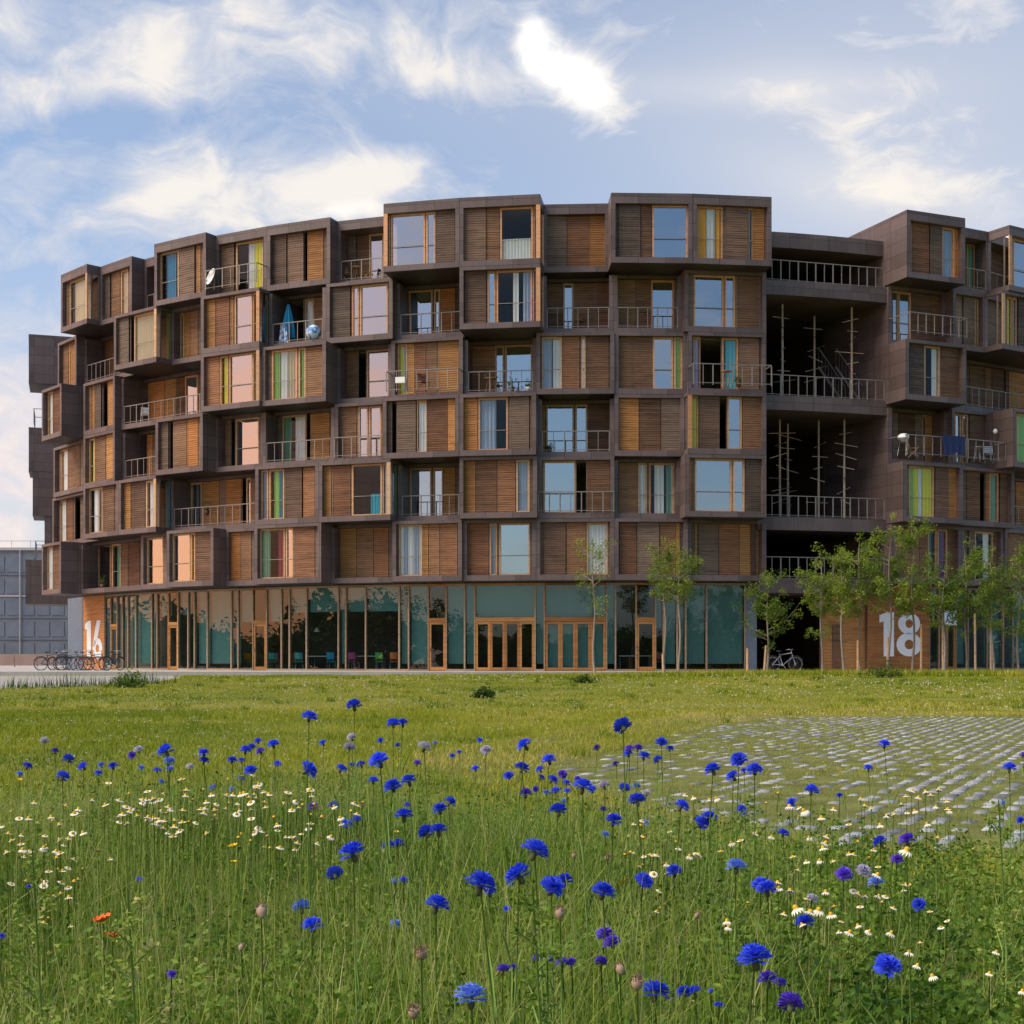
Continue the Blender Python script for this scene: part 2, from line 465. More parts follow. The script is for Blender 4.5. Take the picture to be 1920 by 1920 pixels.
T[4] = [(78,115,1.6,.25,"O84-89 V90-99/w0-100 M100-113",''), (115,156,0,1.2,"M120-150",'r'), (156,215,.6,.25,"V157-161/k0-100 M162-172 O174-178 D179-191 K193-201 O203-213",''),
 (215,376,.2,1.6,"O278-308 O310-330 M333-345 G347-371/g70-100",'r'), (376,486,1.3,.25,"M384-412 G413-428/y20-90 G430-474 V475-483/k0-100",'cr curb'),
 (486,611,1.1,.25,"G510-557/g0-25,w30-60,k62-100 G560-573/g0-100 M575-606",''), (611,733,0,.8,"M638-670 K672-686 G688-730",''),
 (733,868,.2,.25,"V734-742/w0-100 G746-764/y0-55,s60-100 O766-777 M779-798 M800-819 O822-860",'R0.8'), (868,1005,0,1.3,"M880-926 G928-945 G947-998",'r'),
 (1005,1152,.4,.25,"V1006-1014/w0-100 G1016-1054/s0-50,w55-100 M1056-1086 G1090-1098 M1100-1141",''), (1152,1290,.3,.25,"M1163-1184 M1186-1222 G1224-1262 G1264-1281/g0-100",''),
 (1290,1437,.5,.3,"V1300-1313/l0-100 K1314-1352 G1354-1384/c20-100 D1386-1422",'R0.9'), None,
 (0,1812,1.4,.3,"D1704-1730 G1733-1762/w60-100 M1765-1798",''), (1812,2010,.2,1.3,"M1818-1845 M1847-1858 M1860-1882 D1884-1890 O1892-1920 M1925-1960",'r')]
T[3] = [(100,156,.2,.25,"V115-127/w0-100 M129-150",''), (156,215,.6,.25,"V157-164/k0-100 G166-178/y20-100 M179-198 O200-213",''), (215,291,.1,1.2,"M246-264 K267-275 O276-286",'r'),
 (291,380,1.1,.25,"D294-317 K318-324 M326-350 O352-371",''), (380,492,.2,.6,"M403-431 K433-440 G442-486",''), (492,627,.3,1.1,"G530-574/t0-30,w50-100 K575-581 O583-618",'r'),
 (627,717,.3,.3,"M636-668 G672-690 G692-715",'R0.1'), (717,861,1.0,.25,"K735-743 D745-780 V782-800/w0-100 M801-838 O840-853",''), (861,1005,1.0,.25,"O871-895 G897-952/s0-60 D957-992 V995-1003/w0-100",''),
 (1005,1152,0,1.4,"O1016-1022 G1024-1076 G1079-1101 M1103-1143",'r'), (1152,1290,.3,.25,"O1161-1197 M1200-1238 D1240-1280",''),
 (1290,1437,1.1,.25,"V1296-1309/y0-100 D1311-1348 K1350-1362 G1364-1391 M1393-1430",'cl'), None,
 (0,1785,0,1.0,"M1685-1715 V1730-1737/s0-100 O1738-1775",'R1.4'), (1785,1900,.3,.3,"G1790-1802 G1804-1815 D1817-1842 M1844-1895",'R1.1'), (1900,2010,1.8,.3,"G1906-1950/g0-100 M1952-1990",'')]
T[2] = [(98,156,.1,.3,"V113-124/w0-100 M126-137 K140-150",''), (156,222,1.1,.25,"G163-192/w20-60 M195-214",''), (222,292,1.1,.25,"O224-245 M246-272 G274-291/w20-80",'cr curc'),
 (292,478,.1,1.3,"K322-338 G345-378/s40-60 O382-411 O425-452 K454-461 G462-471",'r'), (478,597,1.0,.25,"G487-503/s0-60 G505-533/g20-60,b61-80,g81-100 D537-567 M569-590",''),
 (597,732,1.0,.25,"O604-621 M624-657 G660-716/j60-100 V718-730/w0-100",'cr curg'), (732,861,0,1.3,"O752-765 G767-809 G812-831 O833-853",'r'), (861,1007,.8,.25,"O871-891 M893-931 M933-966 G968-993/s0-100",''),
 (1007,1152,.3,.25,"G1019-1079 K1081-1099 M1101-1143",'R0.1'), (1152,1285,0,.7,"M1161-1194 G1196-1213/w0-100 G1217-1269/w20-60,t70-90,w91-100 O1270-1277",''),
 (1285,1437,1.1,.25,"O1288-1296 G1303-1372 G1374-1396 D1398-1433",''), None,
 (0,1806,1.2,.3,"G1704-1751/g0-20,y20-40,w40-60,y60-100 D1753-1777 O1778-1800",''), (1806,1902,.8,.3,"M1813-1836 K1838-1847 O1849-1854 G1855-1872/t0-100 D1874-1897",''), (1902,2010,.2,1.2,"O1905-1940 M1942-1990",'r')]
T[1] = [(78,114,1.4,.25,"O82-87 V88-99/w0-100 M101-112",''), (114,264,.2,.9,"M144-158 O160-171 K172-183 K186-205 O207-209 G210-226/t40-100 M228-240 M241-262",''), (264,312,.4,.25,"G272-306",''),
 (312,400,1.1,.25,"G319-357 G358-366/y0-100 M368-396",''), (400,476,.2,.25,"O425-450 M451-471",''), (476,602,1.0,.25,"V477-485/k0-100 G487-534/t0-35,r70-100 G536-550 M553-590",''),
 (602,735,0,.7,"O636-668 M670-700 M702-728",''), (735,866,.5,.25,"G748-792/w0-15,s16-35,w36-60,s61-85,w86-100 O794-803 M805-824 M826-857",''),
 (866,1005,.3,.25,"M876-916 G918-932/s0-100 G936-994",''), (1005,1152,.3,.25,"V1006-1013/w0-100 D1021-1060 M1063-1098 G1100-1140/w0-100",''), (1152,1290,.3,.25,"M1162-1193 D1195-1235 M1237-1266 O1267-1274",''),
 (1290,1437,.1,.5,"O1303-1307 D1309-1346 M1348-1385 O1387-1421",''), None,
 (0,1803,.3,.3,"M1692-1722 M1724-1738 G1740-1756/b0-50 G1758-1776/p0-100 M1778-1798",''), (1803,1885,.3,.3,"D1815-1826 G1828-1862/w50-90 M1864-1880",''), (1885,2010,.4,.3,"M1890-1930 M1932-1985",'')]
GAP1 = beta_of(1663, R0-0.15)
GAP0 = beta_of(1437, R0+0.6)
for fl, rows in T.items():
    for side in (0, 1):
        i = rows.index(None)
        rr = rows[:i] if side == 0 else rows[i+1:]
        bs = []
        for j in range(len(rr)+1):
            if j == 0:
                bs.append(beta_of(rr[0][0], R0+rr[0][2]) if side == 0 else GAP1)
            elif j == len(rr):
                bs.append(beta_of(rr[-1][1], R0+rr[-1][2]))
            else:
                bs.append(beta_of(rr[j][0], R0+max(rr[j-1][2], rr[j][2])))
        for j, q in enumerate(rr):
            module(fl, bs[j], bs[j+1], *q[2:])
# next block round the ring, seen past the far end: its end walls only
for fl, p in ((6, -.1), (5, -1.0), (4, -.1), (3, -.35), (2, -1.1), (1, 0.1)):
    module(fl, math.radians(-75), math.radians(-70), p, .25, "", 'R0.6' if fl in (5, 2) else '')

# ------------------------------------------------------------------ core, roof, open terraces in the gap
def arc_mb(mb, b0, b1, r0, r1, z0, z1, mi=0, n=None):
    n = n or max(1, int(abs(b1-b0)/math.radians(2.5)))
    for i in range(n):
        a, b = b0+(b1-b0)*i/n, b0+(b1-b0)*(i+1)/n
        c = [ring(a, r1), ring(b, r1), ring(b, r0), ring(a, r0)]
        k = len(mb.v)
        for z in (z0, z1):
            for q in c: mb.v.append((q.x-DORM_LOC.x, q.y-DORM_LOC.y, z-DORM_LOC.z))
        fs = [(k+3, k+2, k+1, k), (k+4, k+5, k+6, k+7), (k, k+1, k+5, k+4), (k+2, k+3, k+7, k+6)]
        if i == 0: fs.append((k+3, k, k+4, k+7))
        if i == n-1: fs.append((k+1, k+2, k+6, k+5))
        for f in fs: mb.f.append(f); mb.m.append(mi); mb.smooth.append(False)

BL, BR = math.radians(-95), math.radians(62)
for a, c in ((BL, GAP0-0.012), (GAP1+0.012, BR)):
    mb = MB(); arc_mb(mb, a, c, 33.5, 34.0, ZG, 22.5); mb.build('core_wall', M['dark'], dorm)
for a, c in ((math.radians(-46), GAP0-0.014), (GAP1+0.014, math.radians(33))):
    mb = MB(); arc_mb(mb, a, c, 20.5, 39.4, 22.66, 22.9); mb.build('roof', M['clad'], dorm)
for zt, zb in ((19.55, 18.85), (13.98, 13.28), (8.12, 7.46), (5.14, 4.42)):
    mb = MB(); arc_mb(mb, GAP0-0.004, GAP1+0.004, 27.0, R0-0.15, zb, zt); mb.build('terrace_slab', M['clad'], dorm)
mb = MB(); arc_mb(mb, GAP0-0.003, GAP1+0.003, 27.0, R0-0.35, 21.2, 21.95); mb.build('terrace_roof', M['clad'], dorm)
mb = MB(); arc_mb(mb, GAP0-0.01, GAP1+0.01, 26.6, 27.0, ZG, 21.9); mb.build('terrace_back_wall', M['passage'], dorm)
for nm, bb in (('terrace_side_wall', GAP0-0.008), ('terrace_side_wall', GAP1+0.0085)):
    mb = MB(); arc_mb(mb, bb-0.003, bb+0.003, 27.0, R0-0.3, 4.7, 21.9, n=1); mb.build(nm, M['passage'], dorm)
# inner stub wall and doors at the back of the terraces
for z in (8.12, 13.98, 19.55):
    mb = MB(); b = GAP0+(GAP1-GAP0)*0.42
    arc_mb(mb, b, b+0.02, 30.2, 30.4, z, z+2.1, n=1); mb.build('terrace_door', M['O'], dorm)
for zt in (19.55, 13.98, 8.12, 5.14):
    P0, P1 = ring(GAP0+0.004, R0-0.25), ring(GAP1-0.002, R0-0.25); w = (P1-P0).length
    rb = MB(); add_rail(rb, 0, w, 0, 0, 1.05, 0.45, 0.03)
    rb.build('balcony_railing', M['rail'], dorm, Vector((P0.x, P0.y, zt))-DORM_LOC, (0, 0, math.atan2(P1.y-P0.y, P1.x-P0.x)))
# stair flight inside the upper terrace
rb = MB()
s0, s1 = at(1535, 690, 72), at(1585, 738, 70)
s1.z = 14.0; s0.z = 16.4
for dx in (0, 0.9):
    rb.tube([s0+Vector((dx, 0, 1))-DORM_LOC, s1+Vector((dx, 0, 1))-DORM_LOC], 0.035, n=5); rb.tube([s0+Vector((dx, 0, 0))-DORM_LOC, s1+Vector((dx, 0, 0.05))-DORM_LOC], 0.08, n=5)
    for k in range(9):
        q = s0.lerp(s1, k/8)+Vector((dx, 0, 0))-DORM_LOC; rb.tube([q, q+Vector((0, 0, 1))], 0.015, n=4)
rb.build('terrace_stair', M['rail'], dorm)

M['pale'] = mat_wood('pale_pole_wood', (0.30, 0.23, 0.16, 1), (0.50, 0.40, 0.29, 1))
# tall timber poles with crossbars on the open terraces
pole_lbl = ['tall pale timber pole with crossbars, nearest the left wall of the upper open terrace', 'middle tall timber pole with crossbars standing on the upper open terrace',
            'tall timber pole with crossbars nearest the brown right wall on the upper open terrace', 'leftmost tall timber pole with crossbars on the lower open terrace',
            'slim timber pole just right of the leftmost one on the lower open terrace', 'central timber pole with many crossbars on the lower open terrace', 'rightmost timber pole with crossbars on the lower open terrace']
for i, (px, zt, hgt, dep) in enumerate(((1467, 13.98, 4.7, 1.2), (1527, 13.98, 4.6, 2.6), (1597, 13.98, 4.75, 1.0), (1462, 8.12, 4.9, 1.3), (1477, 8.12, 4.9, 2.4), (1535, 8.12, 5.0, 1.6), (1583, 8.12, 5.0, 1.1))):
    b = beta_of(px, R0-dep); q = ring(b, R0-dep)
    t = empty('timber_pole', (q.x, q.y, zt), random.uniform(-.3, .3), pole_lbl[i], 'timber pole', 'poles with crossbars on the open terraces')
    s = MB(); s.tube([(0, 0, 0), (0, 0, hgt)], [0.06, 0.05], n=8); s.build('pole', M['pale'], t)
    for k in range(7):
        a = random.uniform(0, 6.28); z = 0.9+k*(hgt-1.3)/6.5; L = random.uniform(0.35, 0.85); tl = random.uniform(-.15, .15)
        s = MB(); s.tube([(-L*math.cos(a)*.7, -L*math.sin(a)*.7, z-tl), (L*math.cos(a), L*math.sin(a), z+tl)], 0.02, n=6); s.build('crossbar', M['pale'], t)

# ------------------------------------------------------------------ ground floor: glazed front set back under the boxes
RG = R0-1.1
def seg(px0, px1, r=RG):
    b0, b1 = beta_of(px0, r), beta_of(px1, r)
    P0, P1 = ring(b0, r), ring(b1, r)
    return P0, (P1-P0).length, math.atan2(P1.y-P0.y, P1.x-P0.x)

def shop(px0, px1, kind='g'):
    P0, w, rz = seg(px0, px1)
    h = Z1-ZG-0.03; m = 0.038
    loc = Vector((P0.x, P0.y, ZG))-DORM_LOC
    if kind[0] == 'g':                        # fixed light: g[blind 0-9]
        mb = MB(); mb.box(0, m, 0, 0.16, 0, h); mb.box(w-m, w, 0, 0.16, 0, h)
        mb.box(m, w-m, 0.004, 0.156, 0, 0.09); mb.box(m, w-m, 0.004, 0.156, h-0.1, h)
        mb.face([(m, .08, .09), (w-m, .08, .09), (w-m, .08, h-.1), (m, .08, h-.1)], 1)
        o = mb.build('shopfront_window', [M['frame'], M['shopglass']], dorm, loc, (0, 0, rz))
        o.data.materials[0] = M['mullion']
        if len(kind) > 1:
            f = int(kind[1])/9
            b = MB(); b.box(m+.02, w-m-.02, .3, .306, h-(h-.35)*f, h-.1); b.build('roller_blind', M['blind'], o)
    elif kind[0] == 'd':                      # single door with a light over it
        mb = MB(); mb.box(0, m, 0, .16, 0, h); mb.box(w-m, w, 0, .16, 0, h); mb.box(m, w-m, .004, .156, h-.1, h); mb.box(m, w-m, .004, .156, 2.42, 2.6)
        mb.face([(m, .08, 2.6), (w-m, .08, 2.6), (w-m, .08, h-.1), (m, .08, h-.1)], 1)
        o = mb.build('shopfront_window', [M['O'], M['shopglass']], dorm, loc, (0, 0, rz))
        mb = MB(); a, c = m+.004, w-m-.004; k = .1
        mb.box(a, a+k, .03, .11, .02, 2.41); mb.box(c-k, c, .03, .11, .02, 2.41); mb.box(a+k, c-k, .034, .106, .02, .2); mb.box(a+k, c-k, .034, .106, 2.29, 2.41)
        mb.face([(a+k, .07, .2), (c-k, .07, .2), (c-k, .07, 2.29), (a+k, .07, 2.29)], 1)
        mb.box(a+.03, a+.05, -.02, .02, 1.0, 1.14, 2)
        mb.build('glazed_door', [M['O'], M['shopglass'], M['rail']], o)
    elif kind[0] == 'f':                      # four folding leaves under a wide light
        mb = MB(); mb.box(0, m, 0, .16, 0, h); mb.box(w-m, w, 0, .16, 0, h); mb.box(m, w-m, .004, .156, h-.1, h); mb.box(m, w-m, .002, .158, 2.42, 2.62)
        mb.face([(m, .08, 2.62), (w-m, .08, 2.62), (w-m, .08, h-.1), (m, .08, h-.1)], 1)
        o = mb.build('shopfront_window', [M['O'], M['shopglass']], dorm, loc, (0, 0, rz))
        lw = (w-2*m)/4
        for i in range(4):
            mb = MB(); a = m+i*lw+.003; c = a+lw-.006; k = .11
            mb.box(a, a+k, .03, .11, .02, 2.41); mb.box(c-k, c, .03, .11, .02, 2.41); mb.box(a+k, c-k, .034, .106, .02, .17); mb.box(a+k, c-k, .034, .106, 2.29, 2.41)
            mb.face([(a+k, .07, .17), (c-k, .07, .17), (c-k, .07, 2.29), (a+k, .07, 2.29)], 1)
            mb.build('folding_door', [M['O'], M['shopglass']], o)
            if kind == 'f2':
                b = MB(); b.box(a+k, c-k, .3, .306, .15, 2.35); b.build('roller_blind', M['blind'], o)
        if True:
            b = MB(); b.box(m+.02, w-m-.02, .3, .306, 2.65, h-.1); b.build('roller_blind', M['blind'], o)
SHOPS = [(196,207,'g4'),(207,219,'d'),(219,229,'g5'),(229,239,'g'),(239,254,'g9'),(254,284,'g9'),(284,294,'g'),(294,315,'g3'),(315,333,'d'),(333,352,'g3'),(352,364,'g'),
 (364,388,'g9'),(388,433,'g9'),(433,446,'g9'),(446,474,'g4'),(474,499,'d'),(499,527,'g4'),(527,542,'g'),(542,574,'g3'),(574,634,'g3'),(634,648,'g9'),(648,685,'g3'),(685,748,'g3'),
 (748,766,'g9'),(766,803,'g9'),(803,836,'d'),(836,871,'g9'),(871,890,'g9'),(890,1003,'f1'),(1003,1021,'g9'),(1021,1137,'f2'),(1137,1154,'g9'),(1154,1193,'g'),(1193,1229,'d'),(1229,1244,'g5'),(1244,1270,'g9'),
 (1270,1286,'g9'),(1286,1325,'g9'),(1325,1398,'g9'),(1743,1762,'g'),(1762,1775,'g5'),(1775,1793,'d'),(1793,1816,'g9'),(1816,1852,'g'),(1852,1882,'g9'),(1882,1900,'g'),(1900,1935,'g9'),(1935,1980,'g')]
for q in SHOPS: shop(*q)
# boarded walls, plain panels
def boards(px0, px1, mat, name, r=RG, z1=Z1-ZG-0.03):
    P0, w, rz = seg(px0, px1, r)
    mb = MB(); n = int(z1/0.15)
    mb.box(0, w, 0.03, 0.2, 0, z1, 1)
    for i in range(n):
        mb.box(0.002, w-0.002, random.uniform(0, .006), 0.03, i*z1/n+.006, (i+1)*z1/n)
    return mb.build(name, [mat, M['dark']], dorm, Vector((P0.x, P0.y, ZG))-DORM_LOC, (0, 0, rz)), w, P0, rz
w16, ww16, P16, rz16 = boards(156, 195, M['O'], 'boarded_wall')
w18, ww18, P18, rz18 = boards(1627, 1742, M['O'], 'boarded_wall')
boards(1540, 1627, M['O'], 'boarded_wall', RG-0.25)
boards(1562, 1577, M['M'], 'boarded_door', RG-0.19, 2.3)
mb = MB(); P0, w, rz = seg(1399, 1419); mb.box(0, w, 0, 0.4, 0, Z1-ZG-.03); mb.build('end_panel', M['slate'], dorm, Vector((P0.x, P0.y, ZG))-DORM_LOC, (0, 0, rz))
mb = MB(); P0, w, rz = seg(127, 155); mb.box(0, w, 0, 0.4, 0, Z1-ZG-.03); mb.build('end_panel', M['slate'], dorm, Vector((P0.x, P0.y, ZG))-DORM_LOC, (0, 0, rz))
# passage through the block: boarded cheeks, dark floor
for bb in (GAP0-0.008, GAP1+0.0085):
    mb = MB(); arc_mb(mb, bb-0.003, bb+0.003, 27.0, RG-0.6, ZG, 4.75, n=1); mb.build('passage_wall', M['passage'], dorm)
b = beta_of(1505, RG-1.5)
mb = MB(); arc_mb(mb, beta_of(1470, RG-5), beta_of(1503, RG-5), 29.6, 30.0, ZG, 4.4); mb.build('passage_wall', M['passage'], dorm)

def digits(txt, P0, rz, x0, x1, z0, z1):
    """painted house number: each digit a flat sheet of strokes just proud of the boards"""
    mb = MB(); W, Hh = x1-x0, z1-z0
    P = lambda u, v: (x0+u*W, 0.0, z0+v*Hh)
    def ring_(cx, cz, rx, rz_, tx, tz, n=28):
        for i in range(n):
            a, b = 2*math.pi*i/n, 2*math.pi*(i+1)/n
            mb.face([P(cx+rx*math.cos(a), cz+rz_*math.sin(a)), P(cx+rx*math.cos(b), cz+rz_*math.sin(b)), P(cx+(rx-tx)*math.cos(b), cz+(rz_-tz)*math.sin(b)), P(cx+(rx-tx)*math.cos(a), cz+(rz_-tz)*math.sin(a))])
    mb.face([P(.08, 0), P(.33, 0), P(.33, 1), P(.17, 1), P(-.02, .93), P(-.02, .76), P(.08, .79)])
    if txt == '16':
        ring_(.71, .27, .29, .27, .19, .17)
        mb.face([P(.425, .29), P(.615, .36), P(.80, .72), P(.90, 1.0), P(.68, 1.0), P(.56, .74)])
    else:
        ring_(.70, .27, .31, .27, .20, .16); ring_(.70, .745, .27, .245, .18, .145)
    n = Vector((math.sin(rz), -math.cos(rz), 0))
    mb.build('house_number', M['white'], dorm, Vector((P0.x, P0.y, ZG))+n*0.01-DORM_LOC, (0, 0, rz))
digits('16', P16, rz16, ww16*.12, ww16*.93, .62, 2.85)
digits('18', P18, rz18, ww18*.2, ww18*.87, .72, 2.95)
# shop interiors
for a, c in ((BL, GAP0-.015), (GAP1+.01, BR)):
    mb = MB(); arc_mb(mb, a, c, 34.0, RG-.2, ZG-.05, ZG+.02); mb.build('interior_floor', M['room'], dorm)
# ------------------------------------------------------------------ ground, path, plaza, grass pavers
def ground_mat():
    m, nt, b = newmat('lawn_soil')
    p = N(nt, 'ShaderNodeNewGeometry').outputs['Position']
    n1 = noise(nt, p, (.35, .35, .35), 5, .65); n2 = noise(nt, p, (7, 7, 7), 5, .7)
    f = math_n(nt, 'ADD', math_n(nt, 'MULTIPLY', n1, .6), math_n(nt, 'MULTIPLY', n2, .4))
    c = ramp(nt, f, [(.3, (.10, .12, .016, 1)), (.5, (.17, .175, .028, 1)), (.7, (.22, .20, .05, 1))])
    nt.links.new(c, b.inputs['Base Color']); b.inputs['Roughness'].default_value = .95; b.inputs['Specular IOR Level'].default_value = .1
    bump(nt, b, n2, .6, .05)
    return m
M['ground'] = ground_mat()
ys = np.concatenate([np.linspace(-40, 24, 17), np.linspace(26, 60, 24), np.array([70, 90, 130, 200, 400, 900, 2000, 4000])])
xs = np.concatenate([[-4000, -1000, -300, -100], np.linspace(-60, 60, 31), [100, 300, 1000, 4000]])
GX, GY = np.meshgrid(xs, ys); GZ = gz(GX, GY)
V = np.stack([GX, GY, GZ], -1).reshape(-1, 3); nx = len(xs)
ii, jj = np.meshgrid(np.arange(len(ys)-1), np.arange(nx-1), indexing='ij'); k = (ii*nx+jj).ravel()
g = np_mesh('ground', V, np.stack([k, k+1, k+nx+1, k+nx], 1), M['ground']); tag(g, 'flat meadow ground running from the flowers to the building', 'ground', kind='structure')

def sheet(name, pts, mat, lift, label, n=24):
    """strip between two polylines, draped on the ground"""
    (a0, a1), (b0, b1) = pts
    mb = MB()
    for i in range(n):
        r = []
        for t in (i/n, (i+1)/n):
            p = Vector(a0).lerp(Vector(a1), t); q = Vector(b0).lerp(Vector(b1), t)
            r.append((p, q))
        (p, q), (p2, q2) = r
        mb.face([(p.x, p.y, float(gz(p.x, p.y))+lift), (p2.x, p2.y, float(gz(p2.x, p2.y))+lift), (q2.x, q2.y, float(gz(q2.x, q2.y))+lift), (q.x, q.y, float(gz(q.x, q.y))+lift)])
    o = mb.build(name, mat); tag(o, label, name.replace('_', ' '), kind='structure'); return o
M['asphalt'] = mat_flat('pale_asphalt', (.33, .30, .27, 1), .9, 0, .15, 2.0, .2, .1)
mb = MB()
PATH = [(-120, 36), (-24, 39.5), (-15.5, 42.0), (-12.2, 46.0), (-12.5, 52), (-14, 58.6), (-120, 58.6)]
for i in range(len(PATH)-1): pass
def path_left(y):
    return np.interp(y, [36, 39.5, 42, 46, 52, 58.6], [-60, -24, -15.5, -12.2, -12.5, -14])
yy = np.linspace(38, 58.6, 22)
for a, c in zip(yy, yy[1:]):
    xa, xc = float(path_left(a)), float(path_left(c))
    mb.face([(-140, a, float(gz(0, a))+.012), (xa, a, float(gz(0, a))+.012), (xc, c, float(gz(0, c))+.012), (-140, c, float(gz(0, c))+.012)])
o = mb.build('path', M['asphalt']); tag(o, 'pale grey path beyond the lawn at the left', 'path', kind='structure')
mb = MB(); mb.box(-140, 62, 61.2, 61.55, .3, ZG+.012); mb.box(-140, 62, 61.55, 170, .3, ZG)
o = mb.build('plaza', M['concrete']); tag(o, 'pale concrete plaza edge along the foot of the building', 'plaza', kind='structure')

# grass pavers: rows of stones, grass in the joints, on a bed of dry soil
def in_poly(x, y, P):
    c = np.zeros(x.shape, bool); j = len(P)-1
    for i in range(len(P)):
        xi, yi = P[i]; xj, yj = P[j]
        hit = ((yi > y) != (yj > y)) & (x < (xj-xi)*(y-yi)/((yj-yi) or 1e-9)+xi)
        c ^= hit; j = i
    return c
PAV = [(1.9, 8.3), (3.0, 8.0), (7.5, 8.4), (13, 17), (14.5, 27.6), (5.0, 26.6), (3.2, 23), (1.7, 18), (.4, 14.6), (.7, 11.6)]
ang = math.radians(64.5); ca, sa = math.cos(ang), math.sin(ang)
L_, W_ = np.meshgrid(np.arange(-5, 34, .228), np.arange(-18, 12, .185)); L_ = L_+(np.arange(L_.shape[0])[:, None] % 2)*.12
sx = (L_*ca-W_*sa).ravel(); sy = (L_*sa+W_*ca).ravel()
BED = [(1.9, 8.0), (3.2, 7.6), (8.2, 8.0), (14, 17), (16, 28.6), (9, 28.9), (3.6, 28.2), (2.0, 25), (.3, 20.5), (-1.2, 16), (-.4, 12.0)]
mb = MB(); cx_, cy_ = 5.5, 17.5; ring_pts = []
for i in range(len(BED)):
    a, b_ = Vector((*BED[i], 0)), Vector((*BED[(i+1) % len(BED)], 0))
    for t in range(6):
        p = a.lerp(b_, t/6); q = 1+random.uniform(-.045, .03); ring_pts.append(Vector((cx_+(p.x-cx_)*q, cy_+(p.y-cy_)*q, 0)))
for k in range(8):
    f0, f1 = k/8, (k+1)/8
    for i in range(len(ring_pts)):
        p, q = ring_pts[i], ring_pts[(i+1) % len(ring_pts)]; c = Vector((cx_, cy_, 0)); L4 = [c.lerp(p, f0), c.lerp(q, f0), c.lerp(q, f1), c.lerp(p, f1)]
        if k == 0: L4 = L4[1:]
        mb.face([(v.x, v.y, float(gz(v.x, v.y))+.006) for v in L4[::-1]])
M['soil'] = mat_flat('dry_soil', (.135, .14, .04, 1), .95, 0, .45, 2.5, .1, .3)
o = mb.build('paving_bed', M['soil']); tag(o, 'dry mossy soil under and around the grass pavers', 'soil', kind='structure')
def vnoise(x, y, s, seed):
    r = np.random.default_rng(seed); g = r.random((64, 64)); u = x/s; v = y/s
    i = np.floor(u).astype(int); j = np.floor(v).astype(int); fu = u-i; fv = v-j
    fu = fu*fu*(3-2*fu); fv = fv*fv*(3-2*fv)
    G = lambda a, b: g[a % 64, b % 64]
    return (G(i, j)*(1-fu)+G(i+1, j)*fu)*(1-fv)+(G(i, j+1)*(1-fu)+G(i+1, j+1)*fu)*fv
cover = vnoise(sx, sy, 2.6, 3)*.55+vnoise(sx, sy, .8, 4)*.45                    # how overgrown the paving is
edge = np.minimum(1, np.maximum(0, (sx-(.5+.16*(sy-11)))/4.5))
keep = in_poly(sx, sy, PAV) & (rng.random(sx.shape) < (.30+.85*edge)*np.clip(1.55-.95*cover, .2, 1))
sx, sy = sx[keep], sy[keep]; ns = len(sx)
hl, hw = .108+rng.normal(0, .012, ns), .046+rng.normal(0, .007, ns); rot = ang+rng.normal(0, .06, ns)
ck, sk = np.cos(rot), np.sin(rot); top = .009+rng.normal(0, .004, ns)
cs = []
for (a, b_, z, f) in ((-1,-1,0,1),(1,-1,0,1),(1,1,0,1),(-1,1,0,1),(-1,-1,1,.93),(1,-1,1,.93),(1,1,1,.93),(-1,1,1,.93)):
    X = sx+ck*hl*a*f-sk*hw*b_*f; Y = sy+sk*hl*a*f+ck*hw*b_*f
    cs.append(np.stack([X, Y, gz(X, Y)+np.where(z, top, -.01)], -1))
V = np.stack(cs, 1).reshape(-1, 3); base = np.arange(ns)[:, None]*8
Fq = np.concatenate([base+np.array(q) for q in ((4,5,6,7),(0,1,5,4),(1,2,6,5),(2,3,7,6),(3,0,4,7))])
def stone_mat():
    m, nt, b = newmat('paver_stone')
    a = N(nt, 'ShaderNodeAttribute', attribute_name='tint'); p = N(nt, 'ShaderNodeNewGeometry').outputs['Position']
    n = noise(nt, p, (14, 14, 14), 5, .7)
    f = math_n(nt, 'ADD', math_n(nt, 'MULTIPLY', a.outputs['Fac'], .6), math_n(nt, 'MULTIPLY', n, .4))
    nt.links.new(ramp(nt, f, [(.2, (.13, .13, .13, 1)), (.8, (.39, .395, .41, 1))]), b.inputs['Base Color']); b.inputs['Roughness'].default_value = .85
    bump(nt, b, n, .4, .01); return m
o = np_mesh('paving', V, Fq, stone_mat(), np.repeat(rng.random(ns), 8)); tag(o, 'overgrown grey grass-paver stones at the right', 'paving', kind='structure')

